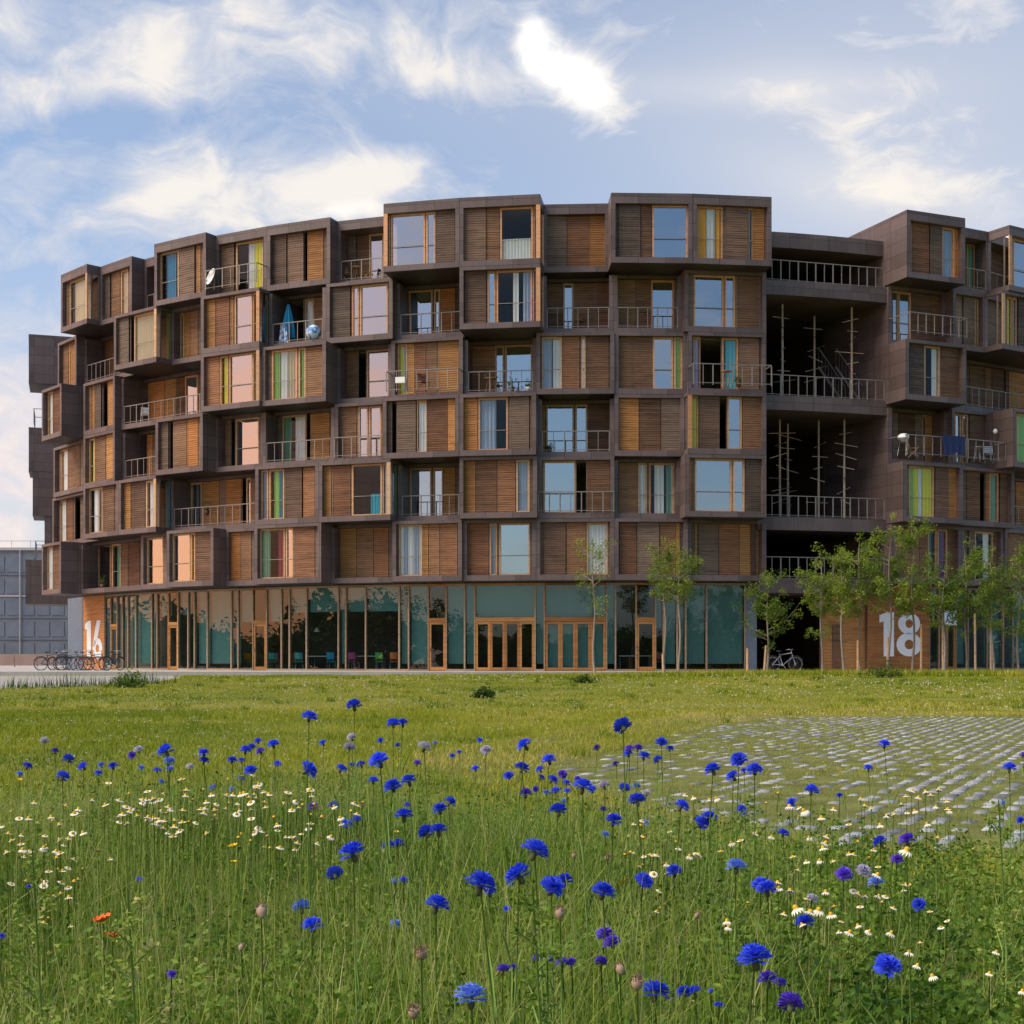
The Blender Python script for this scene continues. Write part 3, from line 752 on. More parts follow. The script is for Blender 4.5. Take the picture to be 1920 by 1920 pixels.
# ------------------------------------------------------------------ grass
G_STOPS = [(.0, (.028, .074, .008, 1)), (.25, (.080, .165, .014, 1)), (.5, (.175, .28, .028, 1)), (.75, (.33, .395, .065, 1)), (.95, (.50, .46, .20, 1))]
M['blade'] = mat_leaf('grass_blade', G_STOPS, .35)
L_STOPS = [(.0, (.080, .155, .006, 1)), (.35, (.205, .265, .010, 1)), (.65, (.34, .345, .018, 1)), (1.0, (.54, .45, .12, 1))]
M['lawn'] = mat_leaf('lawn_blade', L_STOPS, .3)
def blades(name, x, y, h, w, tint, mat, label, lean=.35, segs=3, cat='grass'):
    n = len(x); z0 = gz(x, y)-.01
    az = rng.uniform(0, 2*np.pi, n); ld = rng.uniform(0, 2*np.pi, n); ln = np.abs(rng.normal(0, lean, n))
    ux, uy = np.cos(az), np.sin(az); dx, dy = np.cos(ld)*ln, np.sin(ld)*ln
    P = []; T = []
    for s in range(segs+1):
        t = s/segs; cx = x+dx*h*t*t; cy = y+dy*h*t*t; cz = z0+h*t*(1-.18*t*ln)
        ww = w*(1-t**1.6)*.5+.0004 if s else w*.4
        P += [np.stack([cx-ux*ww, cy-uy*ww, cz], -1), np.stack([cx+ux*ww, cy+uy*ww, cz], -1)]
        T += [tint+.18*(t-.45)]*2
    k = 2*(segs+1)
    V = np.stack(P, 1).reshape(-1, 3); T = np.stack(T, 1).ravel()
    b = np.arange(n)[:, None]*k
    Fq = np.concatenate([b+np.array((2*s, 2*s+1, 2*s+3, 2*s+2)) for s in range(segs)])
    o = np_mesh(name, V, Fq, mat, T); tag(o, label, cat, kind='stuff'); return o
def wedge(n, y0, y1, pw=1.0, extra=.04):
    """random spots on the ground inside the view and a margin beside it"""
    y = (y0**(pw+1)+(y1**(pw+1)-y0**(pw+1))*rng.random(n))**(1/(pw+1))
    x = y*rng.uniform(-.372-extra, .372+extra, n)+rng.uniform(-.6, .6, n); return x, y
# how tall the meadow stands at a spot: high in front, falling off to lawn, low over the pavers
def meadow_h(x, y):
    px = PX+F*x/y
    lim = np.interp(px, [0, 300, 700, 900, 1100, 1350, 1500, 1700, 1950], [9.0, 9.5, 10.5, 8.9, 8.6, 8.2, 8.0, 7.6, 7.0])
    return np.clip((lim-y)/np.interp(px, [1100, 1500], [2.2, 3.4]), 0, 1)
x, y = wedge(150000, 1.25, 11.0, .55)
mh = meadow_h(x, y); pat = vnoise(x+50, y, .55, 8)
k = rng.random(len(x)) < mh*(.45+.75*pat)+.02
x, y, mh, pat = x[k], y[k], mh[k], pat[k]
h = (.15+.32*rng.random(len(x))**1.35)*(.35+.65*mh)*(.75+.5*vnoise(x, y, .9, 9))
px_ = PX+F*x/y
h *= np.interp(px_, [-200, 1450, 1750, 2200], [1, 1, .78, .7])
tint = np.clip(.40+.62*(vnoise(x+9, y+4, .5, 10)-.5)+.3*(vnoise(x+2, y+8, .17, 19)-.5)+rng.normal(0, .13, len(x)), 0, 1)
tint = np.where(rng.random(len(x)) < .05, .9, tint)
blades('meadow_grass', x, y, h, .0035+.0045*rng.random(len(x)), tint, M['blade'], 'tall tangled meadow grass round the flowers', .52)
# thin upright stems
x, y = wedge(19000, 1.3, 9.5, .6); mh = meadow_h(x, y); k = rng.random(len(x)) < mh*(.3+.9*vnoise(x+20, y+7, .6, 31)); x, y, mh = x[k], y[k], mh[k]
h = (.30+.32*rng.random(len(x))**1.5)*(.5+.5*mh)*np.interp(PX+F*x/y, [-200, 1400, 1700, 2200], [1, 1, .7, .6])
blades('meadow_stalks', x, y, h, .0022+.0014*rng.random(len(x)), np.clip(.70+rng.normal(0, .12, len(x)), 0, 1), M['blade'], 'thin pale stalks standing in the meadow', .22, 3, 'stalks')
# low broad leaves in the sward
def leaf_cards(name, c, rad, size, count, tint, mat, label=None, flat=.5, parent=None, cat='leaves'):
    """count small folded leaves per clump centre c (n,3)"""
    n = len(c)*count; cc = np.repeat(c, count, 0); rr = np.repeat(rad, count); ss = np.repeat(size, count)*rng.uniform(.6, 1.3, n)
    d = rng.normal(0, 1, (n, 3)); d /= np.linalg.norm(d, axis=1, keepdims=True)+1e-9
    pos = cc+d*(rr*rng.random(n)**.45)[:, None]
    a = rng.normal(0, 1, (n, 3)); a[:, 2] *= flat; a /= np.linalg.norm(a, axis=1, keepdims=True)+1e-9
    b_ = np.cross(a, rng.normal(0, 1, (n, 3))); b_ /= np.linalg.norm(b_, axis=1, keepdims=True)+1e-9
    up = np.cross(a, b_)
    q = [pos-a*ss[:, None]*.5, pos+b_*ss[:, None]*.26+up*ss[:, None]*.08, pos+a*ss[:, None]*.5, pos-b_*ss[:, None]*.26+up*ss[:, None]*.08]
    V = np.stack(q, 1).reshape(-1, 3); T = np.repeat(np.repeat(tint, count)+rng.normal(0, .12, n), 4)
    o = np_mesh(name, V, np.arange(n*4).reshape(-1, 4), mat, T, parent=parent)
    if label: tag(o, label, cat, kind='stuff')
    return o
x, y = wedge(11500, 1.3, 9.5, .6); mh = meadow_h(x, y); k = rng.random(len(x)) < mh*(.25+.9*vnoise(x+3, y+31, .8, 12)); x, y = x[k], y[k]
c = np.stack([x, y, gz(x, y)+rng.uniform(.04, .34, len(x))], -1)
leaf_cards('meadow_leaves', c, np.full(len(x), .075), np.full(len(x), .024), 24, np.clip(.36+.5*(vnoise(x, y, .45, 13)-.5), 0, 1), M['blade'], 'low leafy weeds under the meadow flowers', .6)
# tall leafy weed at the left
# lawn
x, y = wedge(170000, 5.0, 30, .75); k = ~(in_poly(x, y, PAV) & (rng.random(len(x)) < np.interp(x-.16*(y-11), [0, 5], [.15, .62]))); x, y = x[k], y[k]
h = (.035+.06*rng.random(len(x)))*(.6+.9*vnoise(x, y, 1.7, 14)); inp = in_poly(x, y, PAV); h = np.where(inp, h*.42, h)
dry = np.exp(-(((x-3.2)/5.0)**2+((y-27.5)/3.0)**2))+.9*inp*vnoise(x, y, 1.5, 44)+.9*(in_poly(x, y, BED) & ~inp)
tint = np.clip(.40+.5*(vnoise(x, y, 2.5, 15)-.5)+rng.normal(0, .12, len(x))+.35*dry, 0, 1)
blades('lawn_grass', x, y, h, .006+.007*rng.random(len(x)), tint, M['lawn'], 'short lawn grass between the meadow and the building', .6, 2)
x, y = wedge(150000, 27, 60.5, .6); k = ~((x < path_left(y)-.2) & (y > 38)); x, y = x[k], y[k]
dry = np.exp(-(((x-5)/7.0)**2+((y-29)/2.2)**2))
h = (.03+.05*rng.random(len(x)))*(.5+1.2*vnoise(x, y, 1.6, 16)**2)
tint = np.clip(.45+.6*(vnoise(x, y, 4.5, 17)-.5)+.35*(vnoise(x, y, 1.1, 61)-.5)+rng.normal(0, .14, len(x))+.35*dry, 0, 1)
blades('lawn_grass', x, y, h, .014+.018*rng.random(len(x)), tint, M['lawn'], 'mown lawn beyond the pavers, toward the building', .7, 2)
# grass growing in the joints between the rows of pavers
n = 75000; Lj = rng.uniform(-5, 34, n); Wj = (np.floor(rng.uniform(-18, 12, n)/.185)+.5)*.185+rng.normal(0, .028, n)+np.where(rng.random(n) < .2, rng.normal(0, .06, n), 0)
x = Lj*ca-Wj*sa; y = Lj*sa+Wj*ca; k = in_poly(x, y, PAV) & (rng.random(n) < .35+.9*vnoise(x+5, y, .9, 77)); x, y = x[k], y[k]
blades('joint_grass', x, y, (.015+.04*rng.random(len(x))**1.5)*(.5+.9*vnoise(x, y, .8, 78)), .006+.0006*y, np.clip(.52+.5*(vnoise(x, y, 1.5, 79)-.5)+rng.normal(0, .13, len(x)), 0, 1), M['lawn'], 'grass growing in the joints of the grey pavers', .6, 2)
# darker tufts standing out of the lawn
n = 330; tx, ty = wedge(n, 9, 55, .7); k = ~in_poly(tx, ty, PAV) & ~((tx < path_left(ty)+1) & (ty > 38)); tx, ty = tx[k], ty[k]; m_ = 34
x = np.repeat(tx, m_)+rng.normal(0, 1, len(tx)*m_)*np.repeat(rng.uniform(.05, .22, len(tx)), m_); y = np.repeat(ty, m_)+rng.normal(0, .12, len(tx)*m_)
blades('lawn_tufts', x, y, np.repeat(rng.uniform(.07, .17, len(tx)), m_)*rng.uniform(.6, 1.2, len(x)), .008+.0004*y, np.clip(np.repeat(rng.uniform(.02, .5, len(tx)), m_)+rng.normal(0, .08, len(x)), 0, 1), M['lawn'], 'darker tufts scattered over the lawn', .6, 2)
# rough strip of long grass in front of the building, and weeds on the edge of the path
x = rng.uniform(-6, 30, 34000); y = rng.uniform(56.0, 61.0, 34000); k = rng.random(len(x)) < np.interp(x, [-6, 3, 30], [.08, .6, 1]); x, y = x[k], y[k]
h = (.14+.22*rng.random(len(x)))*np.interp(x, [-6, 4, 9, 30], [.35, .55, 1, 1.1]); tint = np.clip(.55+.4*(vnoise(x, y, 1.2, 18)-.5)+rng.normal(0, .16, len(x)), 0, 1)
blades('rough_grass', x, y, h, .02+.02*rng.random(len(x)), tint, M['lawn'], 'rough long grass and pale seed heads along the foot of the building', .3, 2)
x = rng.uniform(-22, -10, 9000); y = rng.uniform(36.5, 47, 9000); d = np.abs(x-path_left(y)); k = (d < .9) & (rng.random(len(x)) < .9); x, y = x[k], y[k]
blades('path_weeds', x, y, .12+.42*rng.random(len(x))**2, .02+.02*rng.random(len(x)), np.clip(.12+rng.normal(0, .1, len(x)), 0, 1), M['blade'], 'dark weeds along the edge of the grey path', .3, 2, 'weeds')

# clover heads, far too many to count
n = 5200; x, y = wedge(n, 9, 58, .5); k = (vnoise(x, y, 2.2, 71) > .42) & ~in_poly(x, y, PAV) & ~((x < path_left(y)+1) & (y > 38)); x, y = x[k], y[k]; n = len(x)
c = np.stack([x, y, gz(x, y)+.05+.05*rng.random(n)], -1); r_ = .007+.0006*y*rng.random(n)
q = [c+np.stack([r_*a, 0*r_, r_*b_], -1) for a, b_ in ((-1, 0), (0, -.7), (1, 0), (0, .7))]+[c+np.stack([0*r_, r_*a, r_*b_], -1) for a, b_ in ((-1, 0), (0, -.7), (1, 0), (0, .7))]
V = np.stack(q, 1).reshape(-1, 3); M['clover'] = mat_flat('clover_white', (.62, .60, .42, 1), .9, 0, .3, 3)
o = np_mesh('clover_heads', V, np.arange(n*8).reshape(-1, 4), M['clover']); tag(o, 'pale clover heads sprinkled over the lawn', 'clover', kind='stuff')

# ------------------------------------------------------------------ flowers
def flat(name, c, rough=.6): return mat_flat(name, c, rough, 0, .15, 60, .2)
def petal(name, c, c2):
    m, nt, b = newmat(name); oi = N(nt, 'ShaderNodeObjectInfo').outputs['Random']; p = N(nt, 'ShaderNodeNewGeometry').outputs['Position']
    f = math_n(nt, 'ADD', math_n(nt, 'MULTIPLY', oi, .75), math_n(nt, 'MULTIPLY', noise(nt, p, (110, 110, 110), 3, .6), .35)); col = ramp(nt, f, [(.15, c), (.95, c2)])
    nt.links.new(col, b.inputs['Base Color']); b.inputs['Roughness'].default_value = .65; t = N(nt, 'ShaderNodeBsdfTranslucent'); nt.links.new(col, t.inputs[0]); mx = N(nt, 'ShaderNodeMixShader'); mx.inputs[0].default_value = .25
    nt.links.new(b.outputs[0], mx.inputs[1]); nt.links.new(t.outputs[0], mx.inputs[2]); nt.links.new(mx.outputs[0], nt.nodes['Material Output'].inputs[0]); return m
PET = {'b': petal('petal_blue', (.018, .055, .62, 1), (.055, .12, .92, 1)), 'v': petal('petal_violet', (.07, .03, .45, 1), (.18, .08, .72, 1)), 'l': petal('petal_light_blue', (.10, .22, .75, 1), (.28, .42, .88, 1)), 'p': petal('petal_pale_lilac', (.40, .36, .55, 1), (.62, .58, .68, 1))}
M['eye'] = flat('flower_eye', (.04, .015, .16, 1)); M['calyx'] = flat('calyx_scales', (.09, .10, .04, 1)); M['stem'] = flat('flower_stem', (.19, .29, .06, 1))
M['dry'] = flat('dry_seed_head', (.36, .25, .17, 1)); M['yel'] = flat('disc_yellow', (.70, .40, .02, 1)); M['petw'] = flat('petal_white', (.74, .71, .58, 1)); M['pop'] = flat('petal_scarlet', (.90, .13, .02, 1)); M['dande'] = flat('petal_yellow', (.75, .48, .02, 1))
def cornflower_mesh(col, seed):
    r = random.Random(seed); mb = MB()
    for lay, (n, R, zz, el) in enumerate(((13, .025, .001, .12), (13, .0235, .004, .42), (11, .020, .006, .78), (8, .0155, .008, 1.12))):
        for i in range(n):
            a = 2*math.pi*(i+r.uniform(-.25, .25))/n; L = R*r.uniform(.85, 1.1); e = el+r.uniform(-.2, .25); wd = .0078*r.uniform(.85, 1.2)
            d = Vector((math.cos(a)*math.cos(e), math.sin(a)*math.cos(e), math.sin(e))); s = Vector((-math.sin(a), math.cos(a), 0)); up = d.cross(s)*-1
            b0 = Vector((0, 0, zz))+d*.004; m_ = Vector((0, 0, zz))+d*L*.55; t = Vector((0, 0, zz))+d*L
            mb.face([b0-s*.0012, b0+s*.0012, m_+s*wd*.55+up*.001, m_-s*wd*.55+up*.001])
            mb.face([m_-s*wd*.55+up*.001, m_+s*wd*.55+up*.001, t+s*wd+up*.003, t+s*wd*.4-d*L*.16, t+d*L*.06, t-s*wd*.4-d*L*.16, t-s*wd+up*.003])
    for i in range(9):
        a = r.uniform(0, 6.28); q = r.uniform(0, .006); p = Vector((q*math.cos(a), q*math.sin(a), .006)); mb.tube([p, p*1.3+Vector((0, 0, .010))], .0011, 1, 4)
    o = mb.build('bloom', [PET[col], M['eye']]); me = o.data; bpy.data.objects.remove(o); return me
def mesh_of(mb, mats):
    o = mb.build('tmp', mats); me = o.data; bpy.data.objects.remove(o); return me
c_ = MB(); c_.lathe([(.0012, -.018), (.0055, -.015), (.0072, -.008), (.0058, -.001), (.0042, .004), (.001, .005)], 0, 8); CALYX = mesh_of(c_, M['calyx'])
s_ = MB(); s_.tube([(0, 0, 0), (.012, .004, .35), (.004, -.004, .7), (0, 0, 1)], [.0026, .0022, .0017, .0013], 0, 5)
STEM = mesh_of(s_, M['stem'])
l_ = MB()
for i in range(5):
    a = i*2.4; z = .18+.13*i; d = Vector((math.cos(a), math.sin(a), 0)); s = Vector((-math.sin(a), math.cos(a), 0)); p = Vector((0, 0, z))
    l_.face([p-s*.0015, p+s*.0015, p+d*.03+s*.003+Vector((0, 0, .10)), p+d*.055+Vector((0, 0, .16)), p+d*.03-s*.003+Vector((0, 0, .10))])
LEAF = mesh_of(l_, M['stem'])
BLOOMS = {c: [cornflower_mesh(c, 10*i+j) for j in range(3)] for i, c in enumerate('bvlp')}
CF = """664,1322,27 737,1356,22 755,1355,20 660,1382,17p 655,1400,20p 606,1393,14 714,1388,12 746,1397,10 795,1400,24p 816,1393,9l 899,1387,10 911,1406,20p 985,1396,27 1168,1359,31 1120,1402,14v
1181,1404,18v 1196,1402,16v 1178,1413,16 1207,1417,20 1240,1391,20 1233,1423,14 712,1425,35 639,1441,20 661,1434,12 677,1433,16 782,1431,14v 848,1417,10 861,1410,9 892,1441,14 1030,1424,24 978,1439,25 954,1454,18 1013,1442,15
1014,1457,13 1035,1461,20 1055,1451,16v 1062,1468,14 1083,1460,12v 985,1487,23v 1005,1479,12v 1025,1487,13 1042,1482,16 1063,1483,13 1092,1474,35 1110,1480,17 1133,1472,20p 1170,1476,20 1193,1473,14l 1195,1499,30 1212,1487,14p
1155,1432,12v 1057,1502,12l 1047,1518,30 1131,1517,12v 1150,1537,29 1210,1542,13l 1135,1564,14l 700,1463,18 737,1473,30 767,1463,27 763,1508,11 757,1528,31 626,1510,19 650,1545,19 669,1537,18 825,1516,25 843,1503,22 800,1559,29 822,1556,30
662,1597,45 729,1586,22 747,1582,22 628,1636,29 741,1654,18l 758,1651,18 1002,1593,48 900,1656,54 918,1673,22 974,1639,45 1034,1662,42 1058,1650,30 1130,1670,40 1205,1650,32 818,1695,42 950,1703,12 740,1732,20l
1135,1752,32v 1148,1766,30v 1010,1797,22v 1026,1799,22v 1054,1804,22v 1072,1803,18v 1126,1803,24v 943,1817,22v 961,1816,20v 883,1867,56l 1228,1858,47 1264,1633,28 1380,1624,34l 1427,1658,32 1438,1666,36 1582,1639,30v 1618,1632,26p
1643,1654,28l 1682,1611,22v 1724,1695,24 1522,1685,22p 1509,1728,32 1416,1794,58 1440,1836,36v 1462,1843,24v 1481,1880,44v 1282,1859,26 1302,1859,26 1348,1885,18 1663,1810,46 1333,1858,12l 1256,1403,14 1235,1422,13 1386,1423,30 1337,1442,28
1415,1442,28 1375,1455,24 1395,1445,12 1521,1481,25 1486,1504,18 1574,1491,11 1658,1395,20 1628,1440,16 1893,1439,23 1918,1416,14v 1277,1510,27 1314,1542,26 1330,1531,26 1391,1516,17 1397,1527,10 1468,1562,20 1651,1577,25 1701,1575,30v
1882,1505,10l 1914,1537,14 580,1343,26 83,1388,15p 103,1408,14v 128,1422,19 51,1436,17 37,1451,12l 157,1437,18 190,1434,13l 184,1449,13 212,1436,17 117,1455,22 248,1415,14v 260,1405,16p 312,1407,27 317,1427,20l 295,1444,14 319,1442,15l
356,1437,14p 265,1439,11l 382,1411,18 382,1426,18 484,1389,13 460,1406,20 472,1400,14 489,1408,16v 513,1395,20 435,1425,17 453,1426,13 471,1444,22 452,1460,16l 520,1432,14 399,1477,14l 435,1479,11l 302,1465,10l 576,1441,32
587,1511,18v 262,1649,12 54,1662,10 566,1700,32l 586,1734,35 322,1826,16v 4,1755,12"""
def spot(px, py, size, diam, lo=.40, hi=.9):
    """distance from the flower's size, kept where its stem would reach the ground"""
    z = F*diam/size; q = (py-PY)/F
    for _ in range(3):
        g = float(gz(0, z)); z = min(max(z, (EYE-hi-g)/q), (EYE-lo-g)/q)
    X, Y = (px-PX)/F*z, z
    return X, Y, EYE-q*z, size/F*z/diam
SH = {'b': 'deep blue', 'v': 'violet', 'l': 'light blue', 'p': 'pale faded lilac'}
def near_txt(px, py):
    h = 'left' if px < 560 else ('middle' if px < 1130 else 'right')
    if py < 1380: return 'standing high against the lawn'
    if py < 1475: return {'left': 'in the far row at the left', 'middle': 'in the far middle row', 'right': 'against the grey pavers'}[h]
    if py < 1600: return {'left': 'among the white daisies', 'middle': 'in the middle of the meadow', 'right': 'beside the daisies before the pavers'}[h]
    if py < 1760: return {'left': 'in the near grass at the left', 'middle': 'in the near middle of the meadow', 'right': 'among the yellow-centred daisies'}[h]
    return {'left': 'in the lowest grass at the left', 'middle': 'low in the nearest grass', 'right': 'in the nearest grass at the right'}[h]
flowers = []
for tok in CF.split():
    col = 'b'
    if tok[-1] in 'bvlp': col, tok = tok[-1], tok[:-1]
    px, py, sz = map(float, tok.split(',')); flowers.append((px, py, sz, col))
from collections import defaultdict
bucket = defaultdict(list)
for i, f in enumerate(flowers): bucket[(SH[f[3]], near_txt(f[0], f[1]))].append(i)
lab = {}
ordw = ['first', 'second', 'third', 'fourth', 'fifth', 'sixth', 'seventh', 'eighth', 'ninth', 'tenth', 'eleventh', 'twelfth', 'thirteenth', 'fourteenth', 'fifteenth', 'sixteenth', 'seventeenth', 'eighteenth', 'nineteenth', 'twentieth', 'twenty-first', 'twenty-second', 'twenty-third', 'twenty-fourth', 'twenty-fifth', 'twenty-sixth', 'twenty-seventh', 'twenty-eighth', 'twenty-ninth', 'thirtieth', 'thirty-first', 'thirty-second', 'thirty-third', 'thirty-fourth']
for (sh, nt_), ids in bucket.items():
    ids.sort(key=lambda i: flowers[i][0]); n = len(ids)
    for r, i in enumerate(ids):
        if n == 1: lab[i] = f'lone {sh} cornflower {nt_}'
        elif r == 0: lab[i] = f'leftmost {sh} cornflower {nt_}'
        elif r == n-1: lab[i] = f'rightmost {sh} cornflower {nt_}'
        else: lab[i] = f'{sh} cornflower {nt_}, {ordw[r]} from left'
for i, (px, py, sz, col) in enumerate(flowers):
    X, Y, Zt, sc = spot(px, py, sz, .048, .47 if col == 'v' else .40); g = float(gz(X, Y))
    t = empty('cornflower', (X, Y, g), 0, lab[i], 'flower', 'cornflowers in the meadow')
    ht = Zt-g; ra = random.uniform(0, 6.28); le = random.uniform(.02, .13)*ht
    off = Vector((math.cos(ra)*le, math.sin(ra)*le, 0))
    st = bpy.data.objects.new('stem', STEM); link(st, t); st.rotation_euler = (0, 0, random.uniform(0, 6.28)); st.location = (off.x, off.y, 0)
    st.scale = (1.15, 1.15, ht-.012*sc)
    # the stem leans from its foot to the head
    sh_dir = Vector((-off.x, -off.y, ht)); st.rotation_euler = sh_dir.to_track_quat('Z', 'Y').to_euler(); st.scale = (1.1, 1.1, sh_dir.length-.014*sc)
    lf = bpy.data.objects.new('leaf', LEAF); link(lf, t); lf.rotation_euler = st.rotation_euler; lf.location = st.location; lf.scale = (1, 1, min(1, ht))
    tilt = Euler((random.gauss(.12, .28), random.gauss(0, .28), random.uniform(0, 6.28)))
    for nm, me in (('bloom', random.choice(BLOOMS[col])), ('calyx', CALYX)):
        o = bpy.data.objects.new(nm, me); link(o, t); o.location = (0, 0, ht-.006*sc); o.rotation_euler = tilt; o.scale = (sc*(1.14 if nm == 'bloom' else .95),)*3

# daisies
def daisy_mesh(seed):
    r = random.Random(seed); mb = MB(); n = 13; dr = (-.2, .25, .9, 1.4)[seed]
    for i in range(n):
        a = 2*math.pi*i/n; d = Vector((math.cos(a), math.sin(a), 0)); s = Vector((-math.sin(a), math.cos(a), 0)); dz = Vector((0, 0, -.007*dr))
        mb.face([d*.003-s*.0012, d*.003+s*.0012, d*.0095+s*.0024+dz*.4, d*.0125+dz, d*.0095-s*.0024+dz*.4], 0)
    mb.lathe([(.0046, -.001), (.0044, .0025), (.003, .0052), (.0004, .0063)], 1, 8)
    return mesh_of(mb, [M['petw'], M['yel']])
DH = [daisy_mesh(i) for i in range(4)]
ds_ = MB(); ds_.tube([(0, 0, 0), (.01, .006, .5), (0, 0, 1)], [.0011, .0010, .0008], 0, 4); DST = mesh_of(ds_, M['stem'])
DR = """1507,1520,18 1540,1533,16 1563,1517,14 1550,1568,14 1548,1580,16 1543,1590,18 1517,1570,12 1447,1568,13 1371,1580,14 1512,1615,13 1537,1613,14 1561,1614,12 1458,1655,18 1460,1665,16 1481,1670,18 1548,1672,16 1609,1676,16 1623,1680,12 1647,1680,15
1492,1703,26 1519,1710,22 1535,1706,22 1558,1715,20 1470,1713,14 1573,1747,13 1593,1748,20 1608,1735,13 1630,1746,15 1671,1749,18 1363,1727,18 1366,1738,15 1705,1785,18 1720,1810,17 1748,1830,18 1868,1785,15 1855,1825,15 1917,1858,16 1700,1594,26 1645,1640,19
1310,1603,17 1293,1605,14 1272,1590,13 1250,1620,13 1330,1500,13 1300,1495,12 1343,1497,13 1285,1490,11 1418,1562,13 1480,1512,17 1592,1600,12 1650,1547,14 1662,1530,13 1710,1482,14 1735,1484,13 1722,1495,13 1760,1480,13 1775,1502,13 1745,1490,12 1690,1508,12 1715,1520,12 1738,1545,14 1755,1512,12 1780,1520,12"""
rd = random.Random(5)
DL = []
for (x0, x1, y0, y1, n) in ((150, 415, 1485, 1535, 42), (230, 420, 1520, 1560, 22), (370, 640, 1476, 1530, 46), (430, 640, 1520, 1585, 28), (0, 170, 1535, 1610, 40), (10, 200, 1600, 1690, 26), (630, 700, 1500, 1530, 8), (1130, 1260, 1540, 1640, 18)):
    for _ in range(n):
        u = (rd.random()+rd.random())/2; DL.append((x0+(x1-x0)*u+rd.gauss(0, 14), (y0+y1)/2+(y1-y0)*rd.gauss(0, .42), rd.uniform(11, 19)))
for _ in range(46): DL.append((rd.uniform(1230, 1790), rd.uniform(1480, 1770), rd.uniform(12, 17)))
daisies = [tuple(map(float, t.split(',')))+(True,) for t in DR.split()]+[d+(False,) for d in DL]
for px, py, sz, big in daisies:
    X, Y, Zt, sc = spot(px, py, sz, .026); g = float(gz(X, Y))
    if big: lb, gp = 'white daisy with a domed yellow centre in the patch among cornflowers at the right', 'yellow-centred daisies at the right'
    elif px < 215: lb, gp = 'cream-white daisy in the dense patch at the left edge of the meadow', 'daisies at the left edge'
    elif px > 1225: lb, gp = 'white daisy with a domed yellow centre in the patch among cornflowers at the right', 'yellow-centred daisies at the right'
    elif px < 720: lb, gp = 'small white daisy in the broad drift left of the big cornflowers', 'daisies in the broad drift'
    else: lb, gp = 'small white daisy in the sparse patch at the middle of the meadow', 'daisies in the middle patch'
    t = empty('daisy', (X, Y, g), 0, lb, 'flower', gp)
    a = bpy.data.objects.new('stem', DST); link(a, t); a.scale = (1, 1, Zt-g); a.rotation_euler = (0, 0, rd.uniform(0, 6.3))
    b = bpy.data.objects.new('bloom', DH[rd.randrange(2)+(2 if big else rd.randrange(2))]); link(b, t); b.location = (0, 0, Zt-g); b.scale = (sc*(1.15 if big else 1.0),)*3; b.rotation_euler = (rd.gauss(.12, .22), rd.gauss(0, .25), rd.uniform(0, 6))
# faded heads, poppies, yellow flowers
h_ = MB()
for i in range(40):
    a = rd.uniform(0, 6.28); e = rd.uniform(.2, 1.5); L = rd.uniform(.009, .014); d = Vector((math.cos(a)*math.cos(e), math.sin(a)*math.cos(e), math.sin(e)))
    h_.tube([d*.003, d*L], [.0012, .0006], 0, 3)
h_.lathe([(.002, -.014), (.007, -.009), (.0085, -.002), (.006, .004), (.001, .006)], 0, 8); DRYH = mesh_of(h_, M['dry'])
h_ = MB()
for i in range(5):
    a = i*1.2566; d = Vector((math.cos(a), math.sin(a), 0)); s = Vector((-math.sin(a), math.cos(a), 0)); Z = Vector((0, 0, 1))
    h_.face([d*.002, d*.012+s*.011+Z*.006, d*.021+s*.009+Z*.014, d*.023-s*.002+Z*.011, d*.021-s*.009+Z*.015, d*.012-s*.011+Z*.006])
h_.lathe([(.001, 0), (.005, .003), (.0055, .008), (.002, .011)], 1, 8); POP = mesh_of(h_, [M['pop'], M['calyx']]); YEL = mesh_of(h_, [M['dande'], M['yel']])
for nm, me, dia, pts, lbs, grp in (
  ('faded_flower_head', DRYH, .03, ((1050,1708,30),(1000,1752,24),(790,1785,35),(776,1895,34),(1162,1814,28),(1195,1840,36),(453,1774,18),(493,1806,14),(1077,1602,16),(1140,1607,18),(1308,1715,18),(490,1705,34)),
   ['dry fluffy seed head under the twin blue cornflower', 'small dry seed head above the violet cornflowers', 'large brown tousled seed head alone in tall grass', 'rounded brown seed head beside the pale blue cornflower near the bottom edge', 'pale brown seed head right of the violet cornflowers',
    'greyish bent seed head just left of the deep blue cornflower', 'hooked seed head on a bent stalk at the left', 'small brown seed head below the hooked one', 'faint beige seed head above the twin blue cornflower', 'beige seed head among white blossoms in mid-meadow', 'pinkish dry seed head left of the daisies', 'drooping grey seed head left of the light blue cornflower'], 'faded flower heads'),
  ('poppy', POP, .045, ((194,1728,22),(211,1758,18)), ['orange-red poppy, the upper of the two', 'orange-red poppy, the lower of the two'], 'red poppies'),
  ('yellow_flower', YEL, .045, ((437,1589,18),(438,1618,13),(1170,1658,25),(743,1561,9),(36,1463,9)), ['bright yellow flower above its smaller twin in the left meadow', 'small yellow flower under its larger twin in the left meadow', 'yellow flower between two deep blue cornflowers', 'tiny yellow flower left of a twin cornflower', 'tiny yellow flower at the far left edge'], 'yellow flowers')):
    for (px, py, sz), lb in zip(pts, lbs):
        sz = sz*(1.5 if nm == 'poppy' else 1.0); X, Y, Zt, sc = spot(px, py, sz, dia, .50 if nm == 'poppy' else .38); g = float(gz(X, Y))
        t = empty(nm, (X, Y, g), 0, lb, 'flower', grp)
        a = bpy.data.objects.new('stem', STEM); link(a, t); a.scale = (1, 1, Zt-g-.005)
        b = bpy.data.objects.new('bloom', me); link(b, t); b.location = (0, 0, Zt-g); b.scale = (sc*1.1,)*3; b.rotation_euler = (rd.gauss(.2, .3), rd.gauss(0, .3), rd.uniform(0, 6))
